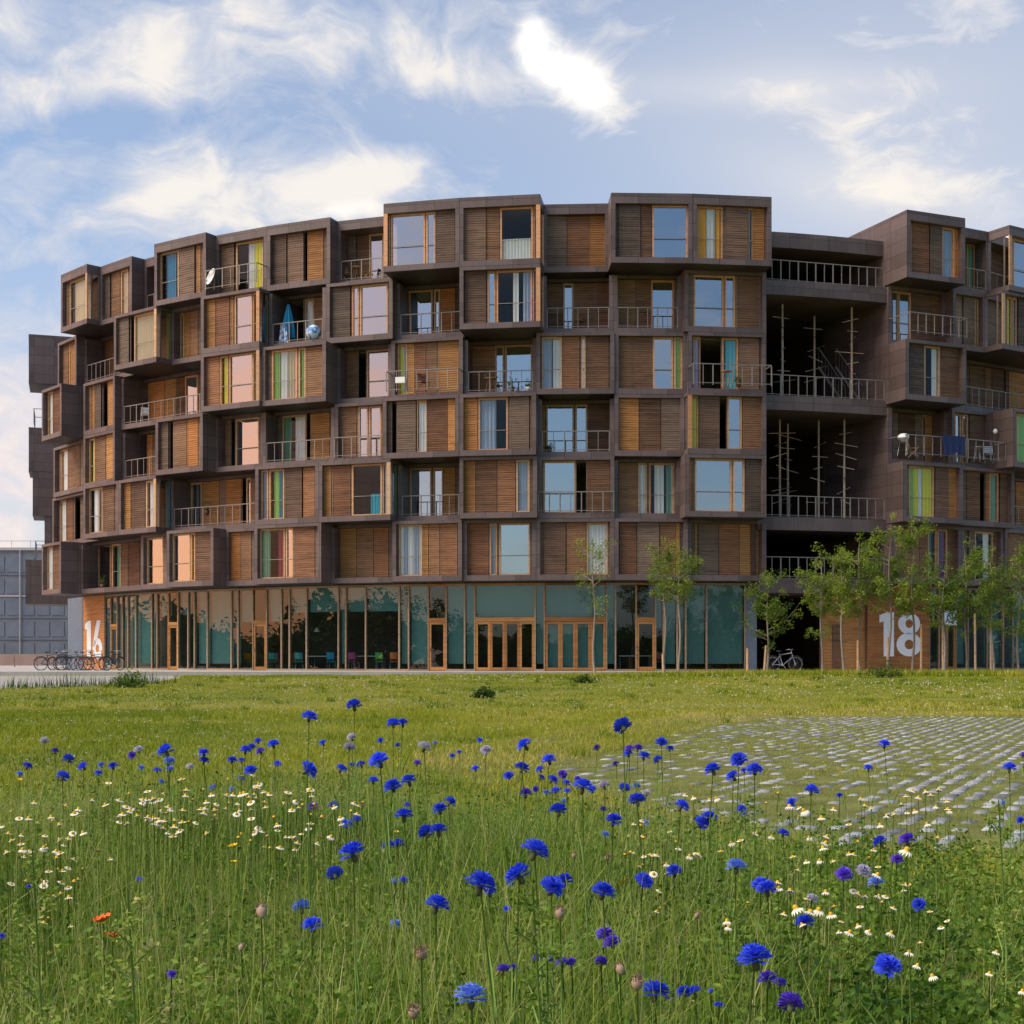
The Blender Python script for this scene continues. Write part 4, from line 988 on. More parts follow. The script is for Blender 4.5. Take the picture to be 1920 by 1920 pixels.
# ------------------------------------------------------------------ young trees and stakes
M['leaf'] = mat_leaf('tree_leaf', [(.0, (.045, .090, .014, 1)), (.35, (.13, .21, .024, 1)), (.65, (.25, .335, .040, 1)), (1.0, (.40, .44, .08, 1))], .5)
M['bark'] = mat_flat('young_bark', (.27, .22, .17, 1), .9, 0, .25, 9, .2, .3)
M['stake'] = mat_wood('stake_wood', (.36, .21, .10, 1), (.58, .38, .20, 1))
def tree(px, py, depth, top, wid, bot, seed, label, dens=1.0, tone=.42, fork=False):
    r = random.Random(seed); g_ = np.random.default_rng(seed)
    X = (px-PX)/F*depth; g = float(gz(X, depth)); ht = EYE+(PY-top)/F*depth-g; cb = EYE+(PY-bot)/F*depth-g; W = wid/F*depth/2
    t = empty('young_tree', (X, depth, g), 0, label, 'tree', 'young trees in front of the building')
    mb = MB(); lean = r.uniform(-.12, .12)
    def P(z): return Vector((lean*z/ht*1.2+.05*math.sin(z*1.7+seed), .05*math.sin(z*1.3+seed*2), z))
    n = 9; mb.tube([P(ht*.93*i/n) for i in range(n+1)], [.055*(1-.85*i/n)+.006 for i in range(n+1)], 0, 7)
    tips = []
    for k in range(int(16*dens)+6):
        z0 = cb-.35+(ht-cb)*.9*r.random()**1.1 if not (fork and k < 2) else cb*.62
        a = r.uniform(0, 6.28); f = (z0-cb)/(ht-cb); L = W*(1.08-.55*max(0, f))*r.uniform(.6, 1.1); el = r.uniform(.35, .95)
        q = P(z0); m_ = q+Vector((math.cos(a)*L*.55, math.sin(a)*L*.55, L*.4*el)); e = q+Vector((math.cos(a)*L, math.sin(a)*L, L*(.55+.55*el)*r.uniform(.5, 1.1)))
        if e.z > ht: e.z = ht-r.uniform(0, .3)
        mb.tube([q, m_, e], [.020, .013, .005], 0, 5); tips += [m_, e, m_.lerp(e, .5), q.lerp(m_, .6)]
    tips.append(P(ht*.97)); tips.append(P(ht*.9))
    mb.build('trunk', M['bark'], t)
    c = np.array([p[:] for p in tips])+g_.normal(0, .10, (len(tips), 3)); c = c[g_.random(len(c)) < .93]
    leaf_cards('crown', c, np.full(len(c), .26)*g_.uniform(.5, 1.35, len(c)), np.full(len(c), .098), int(38*dens)+8, tone+.08+g_.normal(0, .13, len(c)), M['leaf'], parent=t, flat=.7)
    return t
TR = [(1115,1258,60.0,1000,92,1140,3,'sparse young tree left of the others, in front of the folding glass doors',.42,.5,False),
 (1247,1260,60.0,1010,78,1120,4,'slender young tree before the dark glass, left of a close pair',.75,.42,False), (1273,1258,59.3,1030,78,1112,5,'slender young tree before the teal blinds, right of a close pair',.8,.40,False),
 (1438,1258,60.0,1072,118,1205,6,'dark round-headed young tree before the passage entrance',.95,.25,False), (1541,1256,60.0,1015,92,1150,7,'bright green forked young tree with pale bark right of the black passage',1.0,.55,True),
 (1580,1256,59.5,1022,72,1150,8,'narrow young tree just right of the forked one',.9,.5,False), (1612,1257,60.2,985,100,1150,9,'tall bright young tree left of the number eighteen',1.1,.48,False), (1668,1257,59.5,964,100,1150,10,'tallest young tree standing before the left digit of the number eighteen',1.3,.52,False),
 (1712,1257,60.0,970,86,1138,11,'tall young tree covering the right digit of the number eighteen',1.2,.42,False), (1770,1257,59.0,1040,84,1160,12,'dark young tree before the doorway right of the number eighteen',1.0,.30,False),
 (1812,1257,60.3,1000,74,1180,13,'young tree before the teal panel, second from the right edge',1.0,.36,False), (1862,1257,59.3,1020,88,1170,14,'leafy young tree near the right edge before the last doorway',1.05,.34,False), (1908,1257,60.0,1012,90,1180,15,'young tree cut by the right edge of the view',1.0,.38,False)]
for q in TR: tree(*q)
for i, (px, top, lb) in enumerate(((1401,1215,'short wooden stake left of the dark round-headed tree'), (1432,1210,'leaning wooden stake against the dark round-headed tree'), (1608,1200,'short wooden stake left of the number eighteen'), (1664,1195,'wooden stake before the left digit of the number eighteen'),
        (1727,1170,'wooden stake before the right digit of the number eighteen'), (1768,1160,'wooden stake left of the doorway past the number eighteen'), (1829,1150,'tall wooden stake before the teal panel near the right edge'), (1858,1160,'wooden stake between the last two trees near the right edge'), (1244,1225,'short wooden stake beside the close pair of trees'))):
    d = 59.6; X = (px-PX)/F*d; g = float(gz(X, d)); h = EYE+(PY-top)/F*d-g
    mb = MB(); le = .1 if i == 1 else random.uniform(-.03, .03)
    mb.tube([(0, 0, -.1), (le, 0, h-.03), (le, 0, h)], [.052, .05, .03], 0, 8)
    o = mb.build('tree_stake', M['stake'], None, (X, d, g)); tag(o, lb, 'stake', 'stakes beside the young trees')
# shrubs and tufts on the lawn
for i, (px, py, wpx, hpx, d, lb, tone) in enumerate(((1660,1283,74,30,54,'low dark shrub in the long grass below the number eighteen',.12), (907,1312,34,13,36,'dark weed tuft alone in the middle of the lawn',.0), (1095,1294,34,9,47,'low dark weed tuft on the lawn below the folding doors',.05), (240,1298,70,24,43,'dark bushy weed at the end of the grey path',.12))):
    X = (px-PX)/F*d; g = float(gz(X, d)); W = wpx/F*d; Hh = hpx/F*d; g_ = np.random.default_rng(i+90)
    t = empty('shrub', (X, d, g), 0, lb, 'shrub'); n = 60
    c = np.stack([g_.normal(0, W*.24, n), g_.normal(0, W*.2, n), np.abs(g_.normal(0, Hh*.42, n))+.03], -1)
    leaf_cards('foliage', c, np.full(n, .14), np.full(n, .075), 24, tone+g_.normal(0, .1, n), M['leaf'], parent=t)
    mb = MB()
    for k in range(9): mb.tube([(0, 0, -.02), tuple(c[k*6])], [.012, .004], 0, 4)
    mb.build('stem', M['bark'], t)

# tall seeding weeds standing in the meadow
for i, (px, pyt, z, lb) in enumerate(((70, 1590, 2.7, 'tall leafy seeding weed stalk at the left edge of the meadow'), (250, 1665, 2.4, 'second seeding weed, golden brown, right of the tallest stalk at the left'), (1880, 1500, 3.4, 'upright blue-green weed stalk near the right edge before the pavers'), (1010, 1660, 2.3, 'seeding weed between the deep blue cornflowers in the near middle'))):
    X = (px-PX)/F*z; top = EYE+(PY-pyt)/F*z; g_ = np.random.default_rng(i+300); t = empty('seeding_weed', (X, z, 0), 0, lb, 'weed')
    mb = MB(); mb.tube([(0, 0, -.02), (.01, 0, top*.5), (-.01, 0, top)], [.004, .003, .0015], 0, 5); pts = []
    for k in range(16):
        a = g_.uniform(0, 6.28); zz = top*(.3+.68*k/16); L = .09*(1.15-k/18); e = Vector((L*math.cos(a), L*math.sin(a), zz+L*.9)); mb.tube([(0, 0, zz), e*.6+Vector((0, 0, zz*.4)), e], [.002, .0015, .0008], 0, 4)
        for f in (.4, .6, .8, 1.0): pts.append((e.x*f, e.y*f, zz+(e.z-zz)*f))
    mb.build('stalk', M['stem'], t); c = np.array(pts); leaf_cards('leaves', c, np.full(len(c), .018), np.full(len(c), .013), 9, (.75 if i == 1 else .5)+g_.normal(0, .12, len(c)), M['blade'], parent=t)

# ------------------------------------------------------------------ bicycles
M['black'] = mat_flat('black_rubber', (.025, .025, .027, 1), .6)
M['steel'] = mat_flat('bare_steel', (.42, .43, .45, 1), .35, .7, .05)
def bicycle(loc, rz, col, label, basket=False):
    t = empty('bicycle', loc, rz, label, 'bicycle', 'parked bicycles')
    fm = mat_flat('bicycle_paint', col, .35, .1, .05)
    R = .34; A, B = Vector((-.52, 0, R)), Vector((.54, 0, R)); BB, ST, HT, HB = Vector((-.06, 0, .29)), Vector((-.22, 0, .82)), Vector((.36, 0, .86)), Vector((.41, 0, .68))
    mb = MB()
    for a, b in ((BB, ST), (ST.lerp(BB, .12), HT), (BB, HB), (HT, HB), (HB, B), (BB, A), (ST.lerp(BB, .2), A)): mb.tube([a, b], .019, 0, 6)
    mb.build('frame', fm, t)
    for c in (A, B):
        w = MB(); n = 24
        w.tube([c+Vector((R*math.cos(2*math.pi*i/n), 0, R*math.sin(2*math.pi*i/n))) for i in range(n+1)], .02, 0, 6, False)
        o = w.build('wheel', M['black'], t)
        w = MB(); w.tube([c+Vector(((R-.03)*math.cos(2*math.pi*i/n), 0, (R-.03)*math.sin(2*math.pi*i/n))) for i in range(n+1)], .011, 0, 5, False)
        for i in range(14): w.tube([c, c+Vector(((R-.03)*math.cos(2*math.pi*i/14), 0, (R-.03)*math.sin(2*math.pi*i/14)))], .0025, 0, 3, False)
        w.tube([c+Vector((0, -.05, 0)), c+Vector((0, .05, 0))], .025, 0, 6); w.build('spokes', M['steel'], o)
    mb = MB(); mb.tube([ST+Vector((0, 0, .02)), ST+Vector((-.01, 0, .10))], .014, 0, 6); mb.lathe([(.005, .0), (.10, .012), (.085, .05), (.01, .058)], 0, 10, Matrix.Translation(ST+Vector((-.02, 0, .09)))@Matrix.Diagonal((1.3, .8, 1, 1))); mb.build('saddle', M['black'], t)
    mb = MB(); mb.tube([HT, HT+Vector((-.03, 0, .14))], .014, 0, 6); q = HT+Vector((-.03, 0, .14)); mb.tube([q+Vector((-.16, -.28, .0)), q+Vector((.02, -.22, .02)), q, q+Vector((.02, .22, .02)), q+Vector((-.16, .28, 0))], .013, 0, 6); mb.build('handlebar', M['steel'], t)
    for c in (A, B):
        mb = MB(); mb.tube([c+Vector(((R+.045)*math.cos(a), 0, (R+.045)*math.sin(a))) for a in [.5+.25*i for i in range(10)]], .018, 0, 5); mb.build('mudguard', M['black'], t)
    mb = MB(); mb.tube([BB+Vector((0, -.08, 0)), BB+Vector((0, .08, 0))], .04, 0, 8); mb.tube([BB+Vector((0, -.09, 0)), BB+Vector((.1, -.09, -.13))], .012, 0, 5); mb.tube([BB+Vector((0, .09, 0)), BB+Vector((-.1, .09, .13))], .012, 0, 5); mb.build('crankset', M['steel'], t)
    if basket:
        mb = MB(); c = HT+Vector((.2, 0, .02))
        for i in range(5):
            z = .05*i; s = .12+.012*i; mb.tube([c+Vector((-s, -s, z)), c+Vector((s, -s, z)), c+Vector((s, s, z)), c+Vector((-s, s, z)), c+Vector((-s, -s, z))], .006, 0, 4)
        mb.build('basket', M['steel'], t)
for i, (px, d, rz, col, lb, bk) in enumerate(((96, 72, .5, (.03, .04, .05, 1), 'dark bicycle at the far left end of the row by the plaza', False), (112, 73.5, 1.1, (.02, .03, .10, 1), 'navy bicycle seen half end-on beside the blue-grey end wall', True), (132, 72.5, .25, (.05, .05, .05, 1), 'black bicycle in front of the blue-grey end wall', False),
        (150, 72, .9, (.55, .5, .48, 1), 'pale framed bicycle at the corner of the number sixteen wall', True), (163, 71, .15, (.30, .06, .03, 1), 'red-brown bicycle leaning below the number sixteen', False), (178, 71.5, .6, (.04, .035, .03, 1), 'dark bicycle just right of the number sixteen', False), (213, 71, 1.2, (.03, .03, .03, 1), 'black bicycle parked before the leftmost glass door', False),
        (1470, 63.5, .1, (.30, .30, .36, 1), 'grey bicycle parked in the grass at the mouth of the passage', False))):
    X = (px-PX)/F*d; bicycle((X, d, ZG+(.012 if d < 61.55 else 0)), rz, col, lb, bk)

# ------------------------------------------------------------------ café furniture behind the glass
def chair(px, dr, rz, col, label, base=ZG+.02, group='bright chairs behind the shopfront glass', r=RG):
    b = beta_of(px, r-dr); q = ring(b, r-dr); t = empty('cafe_chair', (q.x, q.y, base), rz, label, 'chair', group)
    m = mat_flat('chair_shell', col, .4, 0, .05)
    mb = MB(); mb.box(-.21, .21, -.2, .2, .44, .465); mb.box(-.19, .19, -.215, -.2, .40, .46); mb.build('seat', m, t)
    mb = MB()
    for i in range(6):
        a = -.20+.4*i/6; c = a+.4/6; f = lambda u: .19+.05*(1-(u/.2)**2)
        mb.face([(a, f(a), .56), (c, f(c), .56), (c, f(c)+.05, .90), (a, f(a)+.05, .90)]); mb.face([(a, f(a)+.02, .56), (a, f(a)+.07, .90), (c, f(c)+.07, .90), (c, f(c)+.02, .56)])
    mb.tube([(-.16, .2, .45), (-.16, .235, .6)], .012, 0, 5); mb.tube([(.16, .2, .45), (.16, .235, .6)], .012, 0, 5); mb.build('backrest', m, t)
    for x in (-.18, .18):
        for y in (-.17, .18): l = MB(); l.tube([(x, y, .44), (x*1.15, y*1.15, 0)], .011, 0, 5); l.build('leg', M['steel'], t)
    return t
for px, dr, rz, col, lb in ((467,1.6,2.6,(.75,.30,.02,1),'orange chair just left of the glass door in the pink-reflecting bay'), (513,1.4,3.0,(.02,.36,.28,1),'teal chair just right of the glass door in the pink-reflecting bay'), (516,2.2,.3,(.62,.10,.36,1),'magenta chair behind the teal chair in the pink-reflecting bay'),
        (561,1.3,2.9,(.10,.50,.52,1),'turquoise chair at the left of the first blinded bay'), (558,1.9,.4,(.72,.25,.05,1),'orange chair behind the turquoise one in the first blinded bay'), (622,1.2,3.1,(.01,.30,.55,1),'bright blue chair at the white table in the first blinded bay'), (663,1.5,2.9,(.62,.10,.34,1),'magenta chair at the left of the second blinded bay'),
        (713,1.1,3.2,(.12,.50,.10,1),'green chair at the white table in the second blinded bay'), (739,1.0,3.0,(.85,.20,.06,1),'orange-red chair at the right of the second blinded bay'), (1237,1.2,3.1,(.62,.12,.08,1),'red chair inside the bay right of the rightmost glass door')):
    chair(px, dr, rz+random.uniform(-.3, .3), col, lb)
def table(px, dr, label, w=.7, base=ZG+.02, r=RG, mat='white', h=.73, group='white tables behind the shopfront glass'):
    b = beta_of(px, r-dr); q = ring(b, r-dr); t = empty('cafe_table', (q.x, q.y, base), b, label, 'table', group)
    mb = MB(); mb.box(-w, w, -.36, .36, h-.03, h); mb.build('tabletop', M[mat], t)
    for x in (-w+.06, w-.06):
        for y in (-.3, .3): l = MB(); l.tube([(x, y, h-.03), (x, y, 0)], .016, 0, 5); l.build('leg', M['steel'], t)
table(604, 1.7, 'white table beside the bright blue chair in the first blinded bay'); table(690, 1.8, 'white table beside the green chair in the second blinded bay'); table(1190, 1.2, 'white table behind the rightmost glass door', .8); table(306, 1.6, 'white table behind the glass left of the red-lit door', .5)
for px, lb in ((594, 'white pendant lamp hanging in the first blinded bay'),):
    b = beta_of(px, RG-1.9); q = ring(b, RG-1.9); t = empty('pendant_lamp', (q.x, q.y, 2.65), 0, lb, 'lamp')
    mb = MB(); mb.lathe([(.02, .22), (.05, .2), (.13, .05), (.16, 0), (.15, 0), (.04, .18)], 0, 14); mb.build('lamp_shade', M['white'], t); mb = MB(); mb.tube([(0, 0, .2), (0, 0, 2.2)], .008, 0, 4); mb.build('cord', M['black'], t)

# ------------------------------------------------------------------ things on the balconies
def bal(px, py_floor, fl, off):
    """spot on a balcony: radius off from the facade line, standing on storey fl"""
    b = beta_of(px, R0+off); q = ring(b, R0+off); return q.x, q.y, Z1+(fl-1)*H+.282, b
def parasol(px, fl, off, label):
    X, Y, Z, b = bal(px, 0, fl, off); t = empty('folded_parasol', (X, Y, Z), b, label, 'parasol'); mb = MB()
    mb.tube([(0, 0, 0), (0, 0, 2.1)], .02, 0, 6); mb.lathe([(.2, 0), (.2, .05), (.04, .07)], 0, 10); mb.build('pole', M['steel'], t)
    mb = MB(); n = 16
    prof = [(.30, .35), (.27, .9), (.17, 1.5), (.05, 2.08)]; rings = []
    for r_, z in prof:
        rings.append(len(mb.v)); mb.v += [((r_*(1+.22*(-1)**j))*math.cos(2*math.pi*j/n), (r_*(1+.22*(-1)**j))*math.sin(2*math.pi*j/n), z) for j in range(n)]
    for a, c in zip(rings, rings[1:]):
        for j in range(n): mb.f.append((a+j, a+(j+1) % n, c+(j+1) % n, c+j)); mb.m.append(0); mb.smooth.append(False)
    mb.build('canopy', mat_cloth('parasol_cloth', (.01, .22, .40, 1)), t)
parasol(541, 5, -.2, 'folded bright blue parasol standing on the recessed balcony in the second row from the top')
M['sky_cloth'] = mat_cloth('printed_blue_cloth', (.22, .42, .68, 1))
X, Y, Z, b = bal(588, 0, 5, .32); t = empty('beach_ball', (X, Y, Z), b, 'round blue and white patterned ball on the balcony with the blue parasol', 'ball')
def ball_mat():
    m, nt, bb = newmat('blue_white_pattern'); p = N(nt, 'ShaderNodeTexCoord').outputs['Object']; n = noise(nt, p, (5, 5, 5), 2, .5); nt.links.new(ramp(nt, n, [(.45, (.06, .22, .52, 1)), (.55, (.6, .68, .75, 1))]), bb.inputs['Base Color']); return m
mb = MB(); mb.lathe([(.38*math.sin(math.pi*i/12), .38-.38*math.cos(math.pi*i/12)) for i in range(13)], 0, 18); mb.build('ball', ball_mat(), t); mb = MB(); mb.lathe([(.03, .75), (.03, .775), (.0, .776)], 0, 8); mb.build('valve', M['white'], t)
X, Y, Z, b = bal(531, 0, 5, .33); mb = MB()
for i in range(10):
    a, c = -.28+.056*i, -.224+.056*i; ya, yc = .03*math.sin(i*1.5), .03*math.sin((i+1)*1.5)
    mb.face([(a, ya, .02+.02*(i % 3)), (c, yc, .03), (c*.55, yc, .95), (a*.55, ya, .95)])
o = mb.build('towel', ball_mat(), None, (X, Y, Z), (0, 0, b)); tag(o, 'blue and white patterned towel draped by the foot of the blue parasol', 'towel')
# satellite dish
X, Y, Z, b = bal(402, 0, 6, 1.08); t = empty('satellite_dish', (X, Y, Z), b-.35, 'white oval satellite dish on the railing of a top-row balcony', 'satellite dish')
mb = MB(); mb.lathe([(.02, .0), (.2, .018), (.36, .065), (.45, .11), (.45, .115), (.36, .075), (.2, .03)], 0, 20, Matrix.Translation((0, -.12, .62))@Matrix.Rotation(math.radians(72), 4, 'X')@Matrix.Diagonal((.85, 1, 1, 1))); mb.build('dish', M['white'], t)
mb = MB(); mb.tube([(0, 0, 0), (0, 0, .6), (0, -.1, .62)], .025, 0, 6); mb.tube([(0, -.14, .25), (0, -.55, .5)], .012, 0, 5); mb.build('arm', M['steel'], t)
# folding garden chairs and tables on balconies
def deck_chair(px, fl, off, rz, label, mat='stake'):
    X, Y, Z, b = bal(px, 0, fl, off); t = empty('folding_chair', (X, Y, Z), b+rz, label, 'chair', 'folding chairs on the balconies')
    mb = MB()
    for i in range(5): mb.box(-.2, .2, -.2+.08*i, -.14+.08*i, .43, .445)
    mb.build('seat', M[mat], t); mb = MB()
    for i in range(4): mb.box(-.2, .2, .22+.02*i, .235+.02*i, .56+.09*i, .62+.09*i)
    for x in (-.21, .21): mb.tube([(x, .18, .44), (x, .30, .92)], .014, 0, 5)
    mb.build('backrest', M[mat], t)
    for x in (-.215, .215):
        for y0, y1 in ((-.22, .24), (.22, -.24)): l = MB(); l.tube([(x, y0, 0), (x, y1, .45)], .014, 0, 5); l.build('leg', M[mat], t)
def garden_table(px, fl, off, label, mat='stake', w=.3):
    X, Y, Z, b = bal(px, 0, fl, off); t = empty('garden_table', (X, Y, Z), b, label, 'table', 'small tables on the balconies')
    mb = MB(); mb.lathe([(.0, .71), (w, .71), (w, .735), (0, .736)], 0, 16); mb.build('tabletop', M[mat], t)
    for a in (0, 1.57, 3.14, 4.71): l = MB(); l.tube([(w*.8*math.cos(a), w*.8*math.sin(a), 0), (w*.5*math.cos(a+.5), w*.5*math.sin(a+.5), .71)], .014, 0, 5); l.build('leg', M[mat], t)
deck_chair(652, 6, -.62, 1.2, 'left folding wooden chair on the top balcony left of the tallest centre box'); deck_chair(686, 6, -.62, -1.2, 'right folding wooden chair on the top balcony left of the tallest centre box'); garden_table(669, 6, -.65, 'small wooden table between two folding chairs on the top balcony')
deck_chair(1088, 5, -.55, .6, 'reddish folding chair on the recessed balcony under the top centre boxes', 'M')
garden_table(920, 4, -.5, 'small low table with dark plants on the recessed balcony beside the curtained window', 'stake', .32); garden_table(1362, 4, .95, 'small table on the projecting balcony with lilac curtain', 'stake', .28)
deck_chair(795, 4, .6, .8, 'purple-brown folding chair on the balcony with the yellow curtain', 'passage'); deck_chair(1712, 3, .75, 1.0, 'pale folding chair on the right-hand balcony with the navy cloth'); deck_chair(1855, 3, .75, -.6, 'metal folding chair at the right end of the balcony with the navy cloth', 'steel'); deck_chair(272, 4, -.3, .9, 'white folding chair at the left end of the long recessed balcony', 'white')
garden_table(1832, 3, .8, 'small grey table on the balcony right of the navy cloth', 'steel', .26)
# pot plants
def plant(px, fl, off, h, label, pot='white', sz=.03, dz=0.0):
    X, Y, Z, b = bal(px, 0, fl, off); t = empty('potted_plant', (X, Y, Z+dz), 0, label, 'plant', 'potted plants on the balconies'); g_ = np.random.default_rng(int(px))
    mb = MB(); mb.lathe([(.0, 0), (.10, 0), (.14, .22), (.125, .22), (.12, .17), (0, .17)], 0, 12); mb.build('pot', M[pot], t)
    n = 16; c = np.stack([g_.normal(0, .09, n), g_.normal(0, .09, n), .22+np.abs(g_.normal(0, h*.45, n))], -1); leaf_cards('foliage', c, np.full(n, .09), np.full(n, .07), 14, .25+g_.normal(0, .1, n), M['leaf'], parent=t)
    mb = MB()
    for k in range(5): mb.tube([(0, 0, .17), tuple(c[k])], [.008, .004], 0, 4)
    mb.build('stem', M['bark'], t)
for q in ((990, 4, -.3, .35, 'leafy plant in a white pot at the right end of the recessed centre balcony'), (960, 4, -.3, .45, 'tall thin dark plant on the recessed centre balcony', 'passage'), (912, 4, -.5, .3, 'dark bushy plant standing on the low table of the centre balcony', 'passage', .03, .736),
          (1385, 4, 1.0, .3, 'dark plant on the projecting balcony with the lilac curtain', 'passage'), (388, 2, -.25, .5, 'bushy green plant on the balcony railing of the second row', 'passage', .03, .6), (192, 1, -.35, .5, 'green climbing plant at the left end of the lowest row', 'passage'), (1030, 3, -.35, .3, 'red flowered plant at the left corner of the recessed middle balcony', 'passage')): plant(*q)
# navy cloth over the right-hand railing
X, Y, Z, b = bal(1787, 0, 3, 1.46); mb = MB(); n = 16
for i in range(n):
    for j in range(6):
        def Q(i, j): return (-.72+1.44*i/n+.12*(j/6)*(1-2*i/n), -.07-.03*math.sin(i*1.3)*(j/6)-.02*j/6, .82-.98*j/6*(.92+.08*math.sin(i*.5)))
        mb.face([Q(i, j), Q(i+1, j), Q(i+1, j+1), Q(i, j+1)], 0, True)
o = mb.build('blanket', mat_cloth('navy_cloth', (.012, .028, .10, 1)), None, (X, Y, Z+.22), (0, 0, b)); tag(o, 'navy blue blanket hung over the railing of the right-hand balcony', 'blanket')
X, Y, Z, b = bal(1694, 0, 3, 1.0); t = empty('gas_barbecue', (X, Y, Z), b, 'white-lidded barbecue on the left end of the balcony with the navy blanket', 'barbecue'); mb = MB(); mb.lathe([(.0, .62), (.2, .66), (.27, .8), (.28, .86)], 0, 14); mb.build('bowl', M['steel'], t); mb = MB(); mb.lathe([(.285, .861), (.26, .98), (.15, 1.06), (0, 1.09)], 0, 14); mb.build('lid', M['white'], t)
for a in (0.5, 2.6, 4.7): l = MB(); l.tube([(.18*math.cos(a), .18*math.sin(a), .66), (.28*math.cos(a), .28*math.sin(a), 0)], .016, 0, 5); l.build('leg', M['steel'], t)
# drying rack arms and white box on the railing at the yellow curtain
X, Y, Z, b = bal(752, 0, 4, 1.06); t = empty('window_box', (X, Y, Z+.35), b, 'white plant box hooked on the railing below the yellow curtain', 'plant box'); mb = MB(); mb.box(-.24, .24, -.16, 0, 0, .28); mb.build('box', M['white'], t); mb = MB(); mb.box(-.23, .23, -.15, -.01, .281, .30); mb.build('soil', M['dark'], t)
# sign by the doorway right of number 18
b = beta_of(1783, RG+.3); q = ring(b, RG+.3); t = empty('hanging_sign', (q.x, q.y, 2.95), b, 'square white and blue sign hanging over the doorway right of number eighteen', 'sign')
mb = MB(); mb.box(-.42, .42, 0, .04, 0, .78); mb.build('panel', M['white'], t)
mb = MB(); n = 20; pts = [(.24*math.cos(2*math.pi*i/n*.8+1), -.012, .39+.24*math.sin(2*math.pi*i/n*.8+1)) for i in range(n+1)]; mb.tube(pts, .045, 0, 6); mb.build('emblem', mat_flat('sign_blue', (.04, .22, .42, 1), .5), t); mb = MB(); mb.tube([(-.3, .02, .78), (-.3, .02, 2.0)], .01, 0, 4); mb.tube([(.3, .02, .78), (.3, .02, 2.0)], .01, 0, 4); mb.build('hanger', M['steel'], t)
# wall lamp on the brown cheek at the right
b = beta_of(1868, R0+1.0); q = ring(beta_of(1872, R0+1.0), R0+1.0); t = empty('wall_lamp', (q.x-.16, q.y, Z1+2*H+1.75), b, 'small white lamp on the brown side wall right of the navy blanket', 'lamp'); mb = MB(); mb.lathe([(.02, .0), (.10, .04), (.12, .14), (.06, .24), (.01, .26)], 0, 12); mb.build('lamp_shade', M['white'], t); mb = MB(); mb.box(-.02, .16, -.02, .02, .1, .14); mb.build('bracket', M['steel'], t)

# ------------------------------------------------------------------ background at the left: glass building and hoarding
D_ = 175.0; xa, xb = (-330-PX)/F*D_, (126-PX)/F*D_
bg = empty('glass_office_building', ((xa+xb)/2, D_, .5), 0, 'grey-blue glazed office building in the distance at the left', 'building'); hw = (xb-xa)/2
M['bgwall'] = mat_flat('grey_blue_facade', (.17, .175, .20, 1), .6, 0, .2, .4); M['bgglass'] = mat_flat('office_glass', (.13, .15, .19, 1), .35, 0, .3, .25, .5); M['bgroof'] = mat_flat('pale_roof_edge', (.38, .36, .36, 1), .7)
hb = (PY-1032)/F*D_+.6
mb = MB(); mb.box(-hw, hw, 0, 25, 0, hb); mb.build('wall', M['bgwall'], bg)
mb = MB(); mb.box(-hw-.2, hw+.2, -.3, 25.2, hb+.003, hb+.35); mb.build('roof', M['bgroof'], bg)
mb = MB()
for i in range(14): mb.tube([(-hw+2*hw*i/13, .2, hb+.3), (-hw+2*hw*i/13, .2, hb+1.2)], .03, 0, 4)
mb.box(-hw, hw, .17, .23, hb+1.18, hb+1.24); mb.build('roof_railing', M['bgroof'], bg)
for f in range(5):
    z = .8+f*(hb-1)/5
    for i in range(16):
        a = -hw+.2+(2*hw-.4)*i/16; w = MB(); w.box(a+.14, a+(2*hw-.4)/16-.14, -.08, -.01, z+.2, z+(hb-1)/5-.6); w.build('window', M['bgglass'], bg)
for i in range(1, 16, 3):
    a = -hw+.2+(2*hw-.4)*i/16; mb = MB(); mb.box(a-.06, a+.06, -.3, -.18, 0, hb); mb.build('facade_fin', M['bgroof'], bg)
for f in range(1, 5):
    z = .8+f*(hb-1)/5; mb = MB(); mb.box(-hw, hw, -.14, -.012, z-.2, z-.02); mb.build('cornice', M['bgroof'] if f == 3 else M['bgglass'], bg)
d = 120.0; xa, xb = (-400-PX)/F*d, (112-PX)/F*d; o_ = MB()
for i in range(12):
    a = xa+(xb-xa)*i/12; c = xa+(xb-xa)*(i+1)/12; o_.box(a+.02-xa, c-.02-xa, 0, .08, .25, 1.25); o_.box(a-xa-.04, a-xa+.04, .083, .16, 0, 1.35)
o = o_.build('hoarding', mat_flat('pinkish_boards', (.36, .24, .20, 1), .8, 0, .25, .6), None, (xa, d, .48)); tag(o, 'low pinkish boarded fence in front of the distant glass building', 'fence')
def wild(n, x0, x1, y0, y1, name, label, tone):
    x = rng.uniform(x0, x1, n); y = rng.uniform(y0, y1, n); blades(name, x, y, .2+.4*rng.random(n), .05+.05*rng.random(n), np.clip(tone+rng.normal(0, .12, n), 0, 1), M['lawn'], label, .3, 2)
